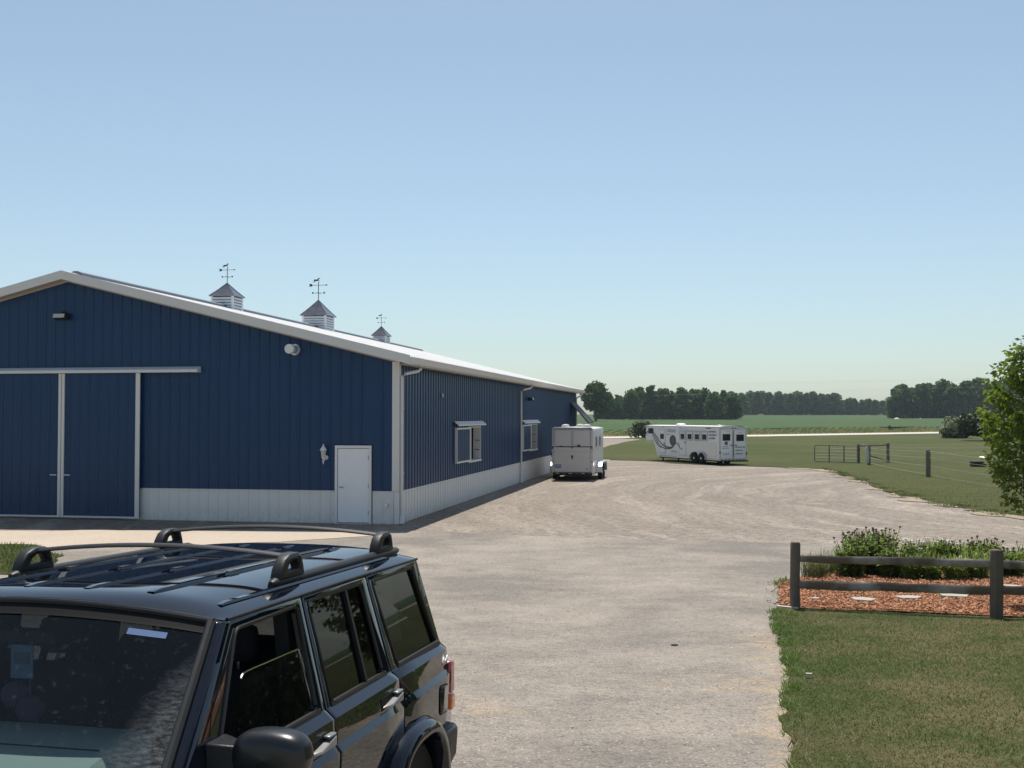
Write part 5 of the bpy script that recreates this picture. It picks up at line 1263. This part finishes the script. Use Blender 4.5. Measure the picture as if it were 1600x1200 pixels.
# ------------------------------------------------------------------ the black SUV in the foreground
# local axes: x across (towards its driver's side), y along (0 at the front bumper, growing to the rear), z up
car = thing("suv", "black boxy SUV with roof rack in the foreground, driver's window half open", "car")
car.matrix_world = Matrix(((.97111, .23860, -.00277, -2.180), (-.23845, .97080, .02642, 2.1555), (.00900, -.02500, .99965, .8316), (0, 0, 0, 1))) @ Matrix.Diagonal((1.058, 1, 1, 1))
def lerp_tab(tab, z):
    if z <= tab[0][0]: return tab[0][1]
    for (a, p), (b, q) in zip(tab, tab[1:]):
        if z <= b: return p+(q-p)*(z-a)/(b-a)
    return tab[-1][1]
PROF = [(.36, .80), (.46, .825), (.55, .846), (.70, .860), (.868, .862), (.897, .842), (1.0, .838), (1.036, .800), (1.495, .690)]
PLAN = [(.1, .90), (.35, .965), (.8, .995), (1.4, 1), (3.6, 1), (4.0, .99), (4.22, .965)]
def lat(y, z): return lerp_tab(PROF, z)*lerp_tab(PLAN, y)
def cut_panel(outline, holes, fn, thick, ycuts=(), zcuts=()):
    """outline and holes in (y, z); fn(y, z) -> point; returns a mesh builder-like bmesh"""
    flat = list(outline); [flat.extend(h) for h in holes]
    bm = bmesh.new(); vs = [bm.verts.new((y, z, 0)) for y, z in flat]
    for t in tessellate_polygon([[Vector((y, z, 0)) for y, z in L] for L in [outline]+list(holes)]):
        try: bm.faces.new([vs[i] for i in t])
        except ValueError: pass
    for axis, cs in ((0, ycuts), (1, zcuts)):
        for c in cs:
            no = (1, 0, 0) if axis == 0 else (0, 1, 0); co = (c, 0, 0) if axis == 0 else (0, c, 0)
            bmesh.ops.bisect_plane(bm, geom=bm.verts[:]+bm.edges[:]+bm.faces[:], dist=1e-5, plane_co=co, plane_no=no)
    for v in bm.verts: v.co = Vector(fn(v.co.x, v.co.y))
    return bm
def panel(name, outline, holes, s_, mat, parent, off=0.0, thick=.03, ycuts=(.35, .8, 3.6, 4.0), zc=True, smooth=28):
    bm = cut_panel(outline, holes, lambda y, z: (s_*(lat(y, z)+off), y, z), thick, ycuts, [z for z, _ in PROF] if zc else ())
    bmesh.ops.recalc_face_normals(bm, faces=bm.faces)
    if sum(f.normal.x*f.calc_area() for f in bm.faces)*s_ < 0: bmesh.ops.reverse_faces(bm, faces=bm.faces)
    me = bpy.data.meshes.new(name); bm.to_mesh(me); bm.free(); fin(me, mat, smooth); o = link(name, me, parent)
    md = o.modifiers.new("solidify", 'SOLIDIFY'); md.thickness = thick; md.offset = -1; bev(o, .003, 2); return o
def arch(cy, cz, r, a0, a1, n=14): return [(cy+r*math.cos(math.radians(a0+(a1-a0)*k/n)), cz+r*math.sin(math.radians(a0+(a1-a0)*k/n))) for k in range(n+1)]
FA, RA, WR = .88, 3.47, .34
CZ = .34
def rnd(pts, r=.03, n=4):
    """round the corners of a 2-D outline"""
    out = []; m = len(pts)
    for i in range(m):
        p = Vector(pts[i]); a = (Vector(pts[i-1])-p); b = (Vector(pts[(i+1) % m])-p); q = min(r, a.length*.45, b.length*.45)
        p0, p1 = p+a.normalized()*q, p+b.normalized()*q
        for k in range(n+1): t = k/n; out.append(tuple(p0*(1-t)**2+p*2*t*(1-t)+p1*t*t))
    return out
FW = rnd([(1.665, 1.045), (1.975, 1.447), (2.492, 1.456), (2.455, 1.042)]); RW = rnd([(2.613, 1.042), (2.590, 1.460), (3.180, 1.458), (3.206, 1.040)]); QW = rnd([(3.407, 1.040), (3.318, 1.453), (3.918, 1.453), (4.047, 1.040)])
for s_ in (1, -1):
    panel("front_fender", [(.14, .55), (.14, .93), (1.36, 1.005), (1.395, .50), (1.31, .48)] + arch(FA, .34, .39, 20, 160) + [(.46, .50)], [], s_, 'paint', car)
    fd = panel("front_door", [(1.405, .48), (1.405, 1.02), (1.925, 1.480), (2.535, 1.482), (2.530, .48)], [FW[::-1]], s_, 'paint', car)
    rd = panel("rear_door", [(2.543, .48), (2.548, 1.482), (3.252, 1.482), (3.305, 1.03), (3.305, .815)] + arch(RA, .34, .40, 112, 160, 6) + [(3.02, .48)], [RW[::-1]], s_, 'paint', car)
    qp = panel("quarter_panel", [(3.262, 1.482), (4.03, 1.482), (4.115, 1.05), (4.150, .90), (4.185, .58), (3.95, .54)] + arch(RA, .34, .40, 24, 110, 8) + [(3.315, .83), (3.315, 1.03)], [QW[::-1]], s_, 'paint', car)
    MB().box(*sorted((s_*.70, s_*.815)), 1.35, 3.05, .36, .485).build("rocker_panel", 'black', car, bevel=.02)
    # window seals
    for par, ring in ((fd, FW), (rd, RW), (qp, QW)):
        P = [(s_*(lat(y, z)-.004), y, z) for y, z in ring]; MB().path(P+[P[0]], .009, 6, False).build("window_seal", 'black', par)
    for par, y0, y1 in ((fd, 1.70, 2.49), (rd, 2.60, 3.24), (qp, 3.40, 4.06)):
        MB().hexa([(s_*.805, y0, 1.028), (s_*.805, y1, 1.028), (s_*.785, y1, 1.028), (s_*.785, y0, 1.028)], [(s_*.800, y0, 1.052), (s_*.800, y1, 1.052), (s_*.785, y1, 1.052), (s_*.785, y0, 1.052)]).build("belt_strip", 'rack', par)
    # panes
    gl = lambda y, z: (s_*(lat(y, z)-.014), y, z)
    if s_ > 0: ring = rnd([(1.665, 1.045), (1.700, 1.06), (1.975, 1.288), (2.02, 1.292), (2.478, 1.293), (2.455, 1.042)], .05)
    else: ring = FW
    def pane(name, ring, par, mat):
        bm = cut_panel(ring, [], gl, 0); me = bpy.data.meshes.new(name); bm.to_mesh(me); bm.free(); fin(me, mat, None); return link(name, me, par)
    pn = pane("window_glass", ring, fd, 'clearglass')
    if s_ > 0:
        edge = [p for p in ring if p[1] > 1.075]; edge.sort(key=lambda p: p[0]); MB().path([gl(*p) for p in edge], .0035, 5).build("glass_edge", 'chrome', pn)
    k = [p for p in RW]; pane("window_glass", RW, rd, 'tintglass'); pane("window_glass", QW, qp, 'tintglass')
    MB().hexa([(s_*.802, 2.988, 1.04), (s_*.802, 3.010, 1.04), (s_*.775, 3.010, 1.04), (s_*.775, 2.988, 1.04)], [(s_*.701, 2.985, 1.457), (s_*.701, 3.007, 1.457), (s_*.675, 3.007, 1.457), (s_*.675, 2.985, 1.457)]).build("vent_bar", 'black', rd)
    # pillars seen between and behind the doors
    for y0, y1 in ((2.47, 2.62), (3.20, 3.40)):
        MB().hexa([(s_*.765, y0, .5), (s_*.765, y1, .5), (s_*.70, y1, .5), (s_*.70, y0, .5)], [(s_*.655, y0, 1.49), (s_*.655, y1, 1.49), (s_*.60, y1, 1.49), (s_*.60, y0, 1.49)]).build("pillar", 'black', car)
    # door handles
    for par, y0 in ((fd, 2.275), (rd, 3.065)):
        q = lambda d: s_*(lat(y0+.1, .94)+d)
        cup = MB().box(*sorted((q(-.004), q(.003))), y0-.01, y0+.19, .905, .965).build("handle_cup", 'rubber', par, bevel=.008)
        MB().hexa([(q(.004), y0, .915), (q(.034), y0+.06, .915), (q(.034), y0+.20, .915), (q(.004), y0+.21, .915)], [(q(.004), y0+.0, .925), (q(.034), y0+.06, .928), (q(.034), y0+.20, .955), (q(.004), y0+.21, .955)]).build("door_handle", 'handle', cup, bevel=.006)
        MB().box(*sorted((q(.004), q(.030))), y0+.135, y0+.205, .956, .966).build("handle_top", 'handle', cup, bevel=.004)
    # mud flares
    for cy, a0, a1, lab in ((FA, -8, 188, 'f'), (RA, -14, 176, 'r')):
        P = []
        for k in range(29):
            a = math.radians(a0+(a1-a0)*k/28); c, sn = math.cos(a), math.sin(a); q = (abs(c)**2.7+abs(sn)**2.7)**(-1/2.7)
            P.append([(s_*x, cy+r*c*q, CZ+r*sn*q) for r, x in ((.345, .80), (.345, .905), (.355, .922), (.38, .925), (.405, .908), (.428, .868), (.425, .84))])
        MB().grid(P).build("wheel_flare", 'paint', car, 50)
    for cy in (FA, RA): wheel(car, s_*.755, cy, WR, WR, .21)
    # inner wheel well
    for cy in (FA, RA): MB().grid([[(s_*x, cy+.42*math.cos(a), .34+.42*math.sin(a)) for x in (.45, .83)] for a in [PI*k/14 for k in range(15)]]).build("wheel_well", 'rubber', car)
    # drip rail and rear lamp
    MB().path([(s_*.690, 1.93, 1.487), (s_*.695, 3.0, 1.494), (s_*.690, 4.02, 1.488)], .007, 6).build("drip_rail", 'black', car)
    lp = MB().box(*sorted((s_*.66, s_*.842)), 4.125, 4.20, .75, .925).build("tail_lamp", 'red', car, bevel=.012)
    MB().box(*sorted((s_*.662, s_*.844)), 4.135, 4.203, .66, .748).build("turn_lens", 'amber', lp, bevel=.012)
    # wing mirror
    mm = MB(); R = []
    for k in range(9):
        f = -math.cos(PI*k/8); row = []
        e = (1-min(1, abs(f))**3.2)**(1/3.2) if abs(f) < 1 else .0
        for j in range(17):
            a = 2*PI*j/16; ca, sa = math.cos(a), math.sin(a); sx = math.copysign(abs(ca)**.74, ca); sz = math.copysign(abs(sa)**.74, sa)
            row.append((s_*(.985+.128*sx*max(e, .02)+.0*f), 1.665+.075*f, 1.105+.088*sz*max(e, .02)))
        R.append(row)
    mm.grid(R); mir = mm.build("side_mirror", 'mirrorshell', car, 60)
    md = mir.modifiers.new("sub", 'SUBSURF'); md.levels = 1; md.render_levels = 3
    MB().box(*sorted((s_*.925, s_*1.045)), 1.730, 1.742, 1.06, 1.15).build("mirror_glass", 'chrome', mir, bevel=.004)
    MB().hexa([(s_*.79, 1.60, 1.02), (s_*.90, 1.63, 1.06), (s_*.90, 1.70, 1.06), (s_*.79, 1.78, 1.02)], [(s_*.775, 1.62, 1.14), (s_*.90, 1.64, 1.13), (s_*.90, 1.69, 1.13), (s_*.775, 1.76, 1.14)]).build("mirror_arm", 'black', mir, bevel=.008)
    # A pillar with rubber channel
    MB().hexa([(s_*.80, 1.40, 1.00), (s_*.80, 1.47, 1.00), (s_*.73, 1.45, 1.00), (s_*.73, 1.37, 1.00)], [(s_*.695, 1.905, 1.487), (s_*.695, 1.965, 1.487), (s_*.63, 1.95, 1.49), (s_*.645, 1.865, 1.49)]).build("windscreen_pillar", 'paint', car, bevel=.012)
    MB().path([(s_*.755, 1.365, 1.005), (s_*.715, 1.59, 1.22), (s_*.665, 1.868, 1.487)], .016, 8).build("windscreen_gasket", 'rack', car)
# fuel door and badge on the driver's side
bm = cut_panel(rnd([(3.885, .70), (3.885, .84), (4.03, .825), (4.03, .69)], .03), [], lambda y, z: (lat(y, z)+.003, y, z), 0, (), (.70,))
bmesh.ops.recalc_face_normals(bm, faces=bm.faces); me = bpy.data.meshes.new("fuel_door"); bm.to_mesh(me); bm.free(); fin(me, 'paint', 30); fdoor = link("fuel_door", me, car); md = fdoor.modifiers.new("solidify", 'SOLIDIFY'); md.thickness = .004; md.offset = 0
ring = rnd([(3.88, .695), (3.88, .845), (4.035, .83), (4.035, .685)], .03); P = [(lat(y, z)+.001, y, z) for y, z in ring]; MB().path(P+[P[0]], .003, 5, False).build("fuel_door_gap", 'rubber', fdoor)
fc = bpy.data.curves.new("badge", 'FONT'); fc.body = "4x4"; fc.size = .062; fc.extrude = .003; fc.shear = .25; fc.align_x = 'CENTER'
tmp = bpy.data.objects.new("badge_text", fc); COL.objects.link(tmp); dg = bpy.context.evaluated_depsgraph_get()
me = bpy.data.meshes.new_from_object(tmp.evaluated_get(dg)); bpy.data.objects.remove(tmp); fin(me, 'whitepaint', None)
bo = link("badge", me, car); bo.location = (lat(4.04, .955)+.004, 4.045, .925); bo.rotation_euler = (PI/2, 0, PI/2)
# roof
def roofz(x, y):
    u = min(1, abs(x)/.69); full = .068*(1-u**5) + .020*(1-u*u); lip = .070*(1-u*u)
    f = max(0, min(1, (y-front_y(x))/.16)); k = 1-(1-f)**2.3; z = 1.488 + full*k + lip*(1-k)
    g = max(0, min(1, (4.06-y)/.22)); z -= .045*(1-g)**2*(1-u**5*.9)
    return z
def front_y(x): return 1.905-.063*(1-(abs(x)/.69)**2)
xs = [-.69, -.682, -.672, -.655, -.63, -.59, -.5, -.35, -.18, 0, .18, .35, .5, .59, .63, .655, .672, .682, .69]
ts = [0, .01, .025, .05, .08, .12, .17, .25, .35, .5, .65, .8, .88, .93, .96, .98, 1]
P = [[(x, front_y(x)+(4.055-front_y(x))*t, roofz(x, front_y(x)+(4.055-front_y(x))*t)) for t in ts] for x in xs]
roof = MB().grid(P).build("roof", 'paint', car, 60, recalc=True)
md = roof.modifiers.new("sub", 'SUBSURF'); md.levels = 1; md.render_levels = 2
MB().grid([[(x*.95, y, roofz(x*.9, y)-.05) for y in (1.95, 2.5, 3.2, 4.0)] for x in (-.69, -.4, 0, .4, .69)]).build("headliner", 'headliner', car, 60)
for x in (-.61, -.366, -.122, .122, .366, .61):
    ys_ = [1.99+.16*max(0, 0), 2.03, 2.3, 2.6, 2.9, 3.2, 3.5, 3.70, 3.74]
    y0 = front_y(x)+.13; ys_ = [y0, y0+.05] + [y0+.05+(3.74-y0-.1)*k/7 for k in range(1, 8)] + [3.74]
    R = []
    for i, y in enumerate(ys_):
        h = .001 if i in (0, len(ys_)-1) else .0060; R.append([(x-.016, y, roofz(x, y)-.003), (x-.011, y, roofz(x, y)+h), (x+.011, y, roofz(x, y)+h), (x+.016, y, roofz(x, y)-.003)])
    rb = MB().grid(R).build("roof_rib", 'paint', car, 30)
    if abs(x) < .5:
        MB().box(x-.013, x+.013, 2.57, 2.65, roofz(x, 2.6)+.004, roofz(x, 2.6)+.009).build("rib_pad", 'rack', rb, bevel=.003)
# roof rack
def tower(s_, y0):
    out = [(y0, 1.548), (y0+.018, 1.592), (y0+.05, 1.630), (y0+.095, 1.648), (y0+.175, 1.650), (y0+.21, 1.635), (y0+.228, 1.59), (y0+.24, 1.548)]
    hole = [(y0+.075, 1.580), (y0+.092, 1.608), (y0+.12, 1.622), (y0+.165, 1.624), (y0+.188, 1.60), (y0+.196, 1.580)]
    bm = cut_panel(out, [hole[::-1]], lambda y, z: (s_*.612, y, z), 0); bmesh.ops.recalc_face_normals(bm, faces=bm.faces)
    if sum(f.normal.x for f in bm.faces)*s_ < 0: bmesh.ops.reverse_faces(bm, faces=bm.faces)
    me = bpy.data.meshes.new("rack_foot"); bm.to_mesh(me); bm.free(); fin(me, 'rack', 40); return me
for s_ in (1, -1):
    P = [(s_*.585, y, roofz(.585, min(y, 3.9))+.006) for y in (2.50, 2.53, 2.8, 3.2, 3.6, 3.97, 4.02)]
    rl = MB().path(P, [.012, .026, .026, .026, .026, .024, .010], 10, flat=.85).build("rack_rail", 'rack', car, 50)
    for y0 in (2.53, 3.645):
        o = link("rack_foot", tower(s_, y0), rl); md = o.modifiers.new("solidify", 'SOLIDIFY'); md.thickness = .050; md.offset = -1; bev(o, .010, 3)
for y in (2.675, 3.79):
    P = [(x, y, 1.636+.034*(1-(abs(x)/.57)**2)) for x in [-.57+1.14*k/14 for k in range(15)]]
    R = []
    for x, yy, z in P: R.append([(x, yy+a, z+b) for a, b in ((-.030, -.004), (-.022, .006), (0, .009), (.022, .006), (.030, -.004), (.02, -.009), (-.02, -.009), (-.030, -.004))])
    MB().grid(R).build("cross_bar", 'rack', car, 50)
# windscreen
def ws(x, t, d=0):
    """x -1..1 across, t 0..1 up"""
    hb, ht = .748, .662; w = hb+(ht-hb)*t; X = x*w; yb, yt = 1.40-.11*(1-x*x), 1.890-.060*(1-x*x)
    return (X, yb+(yt-yb)*t+d, 1.005+.48*t+.060*t*(1-x*x))
scr = MB().grid([[ws(-1+2*i/12, j/6*.985) for j in range(7)] for i in range(13)]).build("windscreen", 'windscreen', car, 60)
MB().grid([[ws(-1+2*i/12, t, -.006+.002*(k % 2)) for k, t in enumerate((.925, .94, .985, 1.005))] for i in range(13)]).build("windscreen_header", 'rubber', car, 60)
MB().path([ws(-1+2*i/12, 1.0, -.004) for i in range(13)], .013, 8).build("windscreen_gasket", 'black', car)
MB().grid([[ws(.60+.20*i, t, -.003) for t in (.86, .895)] for i in range(2)]).build("windscreen_sticker", 'decalblue', scr)
for x0, x1 in ((-.55, .0), (.05, .60)): MB().path([(x0, 1.28, 1.0), ((x0+x1)/2, 1.31, 1.045), (x1, 1.36, 1.075)], .009, 6).build("wiper", 'black', car)
# bonnet, nose
def hoodz(x, y): return .915+.075*min(1, (y-.12)/1.0)+.028*(1-(abs(x)/.74)**3)-.02*max(0, (.2-y)/.1)
P = [[(x*lerp_tab(PLAN, y)*1.0, y, hoodz(x, y)) for y in (.12, .15, .3, .6, .9, 1.2, 1.34)] for x in (-.80, -.77, -.6, -.3, -.2, 0, .2, .3, .6, .77, .80)]
MB().grid(P).build("bonnet", 'paint', car, 50)
MB().box(-.76, .76, 1.335, 1.42, .93, 1.0).build("cowl", 'black', car)
nose = MB().box(-.72, .72, .13, .18, .50, .905).build("grille", 'black', car)
for k in range(7): x = (k-3)*.115; MB().box(x-.048, x+.048, .118, .132, .66, .86).build("grille_slot", 'iron', nose, bevel=.01)
for s_ in (1, -1):
    h = MB().box(*sorted((s_*.46, s_*.70)), .11, .16, .68, .84).build("headlight", 'chrome', car, bevel=.02); MB().box(*sorted((s_*.47, s_*.69)), .104, .109, .69, .83).build("headlight_lens", 'clearglass', h)
    MB().box(*sorted((s_*.46, s_*.70)), .115, .16, .60, .66).build("turn_lamp", 'amber', car, bevel=.01)
MB().box(-.80, .80, 0, .14, .42, .58).build("front_bumper", 'black', car, bevel=.03)
# tail
tg = MB()
ZT_ = [(.56, 4.165), (.90, 4.15), (1.03, 4.12), (1.40, 4.055), (1.487, 4.03)]
for (z0, y0), (z1, y1) in zip(ZT_, ZT_[1:]):
    if z0 == 1.03:
        for s_ in (1, -1): tg.hexa([(s_*.60, y0, z0), (s_*.79, y0-.02, z0), (s_*.79, y0-.07, z0), (s_*.60, y0-.05, z0)], [(s_*.55, y1, z1), (s_*.705, y1-.02, z1), (s_*.705, y1-.07, z1), (s_*.55, y1-.05, z1)])
    else:
        w0, w1 = lat(y0, z0)*.985, lat(y1, z1)*.985; tg.hexa([(-w0, y0, z0), (w0, y0, z0), (w0, y0-.05, z0), (-w0, y0-.05, z0)], [(-w1, y1, z1), (w1, y1, z1), (w1, y1-.05, z1), (-w1, y1-.05, z1)])
tail = tg.build("tailgate", 'paint', car)
MB().poly((-.60, 4.10, 1.03), (.60, 4.10, 1.03), (.55, 4.035, 1.40), (-.55, 4.035, 1.40)).build("rear_glass", 'tintglass', tail)
bp = MB(); out = []
R = []
for x, y in ((-.872, 3.90), (-.885, 4.10), (-.86, 4.19), (-.78, 4.235), (-.4, 4.25), (0, 4.252), (.4, 4.25), (.78, 4.235), (.86, 4.19), (.885, 4.10), (.872, 3.90)):
    k = max(0, 1-abs(abs(x)-.87)/.02) if abs(x) > .84 else 0
    i = Vector((x, y)) - (Vector((math.copysign(.10, x), 0)) if abs(x) > .83 else Vector((0, .10)))
    R.append([(i.x, i.y, .585), (x*.985, y-.008, .585), (x, y, .56), (x*.995, y-.01, .45), (x*.95, y-.03, .36), (i.x, i.y, .36), (i.x, i.y, .585)])
bp.grid(R); bp.build("rear_bumper", 'rack', car, 35, bevel=.006)
# inside
MB().box(-.72, .72, 1.40, 4.02, .36, .44).build("cabin_floor", 'carpet', car)
MB().box(-.70, .70, 1.38, 1.42, .40, .95).build("firewall", 'carpet', car)
for s_ in (1, -1): MB().box(*sorted((s_*.74, s_*.77)), 1.46, 4.0, .45, .99).build("door_lining", 'seat', car)
R = []
for x in (-.70, -.66, -.4, 0, .25, .40, .46, .56, .66, .70):
    k = 1-.0*(abs(x) > .68); ry = 1.96 if x < .42 else 1.84; zt = 1.085 if x < .42 else 1.0
    if abs(x) > .69: zt -= .05
    R.append([(x, 1.44, .985 if zt > 1.02 else .96), (x, 1.60, zt-.035), (x, 1.78, zt-.006), (x, ry-.05, zt), (x, ry-.008, zt-.02), (x, ry, zt-.06), (x, ry-.05, zt-.16), (x, ry-.02, .62), (x, 1.46, .60)])
dash = MB().grid(R).build("dashboard", 'dash', car, 40)
MB().path([(-.66, 1.70, 1.064), (.36, 1.70, 1.066), (.40, 1.66, 1.05)], .004, 5).build("dash_seam", 'iron', dash)
MB().box(-.62, .50, 1.455, 1.475, .99, 1.002).build("defroster_slot", 'iron', dash)
R = []
for k in range(25):
    a = 2*PI*k/24; c = Vector((.36+.185*math.cos(a), 2.03-.185*math.sin(a)*.42, .97+.185*math.sin(a)*.90)); rad = Vector((math.cos(a), -.42*math.sin(a), .9*math.sin(a))).normalized(); nrm = Vector((0, .9, .42))
    R.append([tuple(c+rad*.015*math.cos(b)+nrm*.015*math.sin(b)) for b in [2*PI*j/8 for j in range(9)]])
sw = MB().grid(R); sw.path([(.36, 2.03, .97), (.36, 1.86, .90)], .03, 8); sw.path([(.19, 2.03, .97), (.53, 2.03, .97)], .018, 6); sw.lathe([(.07, -.02), (.06, .02)], (.36, 2.03, .97), 'y', 12); sw.build("steering_wheel", 'rubber', dash)
def seat(x, y, w, hr=True, bench=False):
    s = MB().box(x-w/2, x+w/2, y-.50, y+.02, .55, .72).build("seat", 'seat', car, bevel=.05)
    MB().hexa([(x-w/2, y-.04, .66), (x+w/2, y-.04, .66), (x+w/2, y+.12, .66), (x-w/2, y+.12, .66)], [(x-w/2+.05, y+.10, 1.17), (x+w/2-.05, y+.10, 1.17), (x+w/2-.05, y+.20, 1.17), (x-w/2+.05, y+.20, 1.17)]).build("backrest", 'seat', s, bevel=.05)
    for hx in ((x,) if not bench else (-.36, .36)):
        MB().box(hx-.13, hx+.13, y+.12, y+.21, 1.20, 1.36).build("headrest", 'seat', s, bevel=.04); MB().path([(hx-.05, y+.16, 1.15), (hx-.05, y+.16, 1.22)], .008, 6).path([(hx+.05, y+.16, 1.15), (hx+.05, y+.16, 1.22)], .008, 6).build("headrest_post", 'chrome', s)
seat(.36, 2.42, .50); seat(-.36, 2.42, .50); seat(0, 3.18, 1.25, True, True)
rm = MB().box(-.27, .03, 1.93, 1.965, 1.36, 1.425).build("rear_view_mirror", 'black', car, bevel=.015)
MB().path([(-.1, 1.87, 1.46), (-.1, 1.945, 1.40)], .010, 6).build("mirror_stem", 'black', rm)
"""hanging from the mirror"""
tg_ = thing("parking_tag", "pale blue tag hanging from the mirror inside the black SUV", "tag")
tg_.matrix_world = car.matrix_world.copy()
MB().box(-.165, -.075, 1.952, 1.956, 1.235, 1.375).build("card", 'sticker', tg_); MB().box(-.15, -.09, 1.949, 1.9515, 1.29, 1.33).build("print", 'decalgrey', tg_)
pl = thing("plush_dice", "two pinkish plush balls hanging behind the SUV's windscreen", "toy"); pl.matrix_world = car.matrix_world.copy()
for (x, y, z) in ((-.17, 1.99, 1.165), (-.10, 1.98, 1.115)): MB().lathe([(.0, -.052), (.028, -.045), (.048, -.02), (.052, 0), (.048, .02), (.028, .045), (0, .052)], (x, y, z), 'z', 12).path([(x, y, z+.05), (x, 1.955, 1.36)], .003, 4).build("ball", 'pink', pl)

# ------------------------------------------------------------------ summer haze: one closed box of thin even air
hm = bpy.data.materials.new("haze"); hm.use_nodes = True; hm.node_tree.nodes.remove(hm.node_tree.nodes["Principled BSDF"])
pv = hm.node_tree.nodes.new("ShaderNodeVolumePrincipled"); pv.inputs["Color"].default_value = (.80, .93, 1, 1); pv.inputs["Density"].default_value = .00011; pv.inputs["Anisotropy"].default_value = .2
hm.node_tree.links.new(pv.outputs[0], hm.node_tree.nodes["Material Output"].inputs["Volume"])
hz = MB().box(-1480, 1480, -75, 1380, -1.2, 34).build("haze", hm, None, None); tag(hz, kind='stuff')
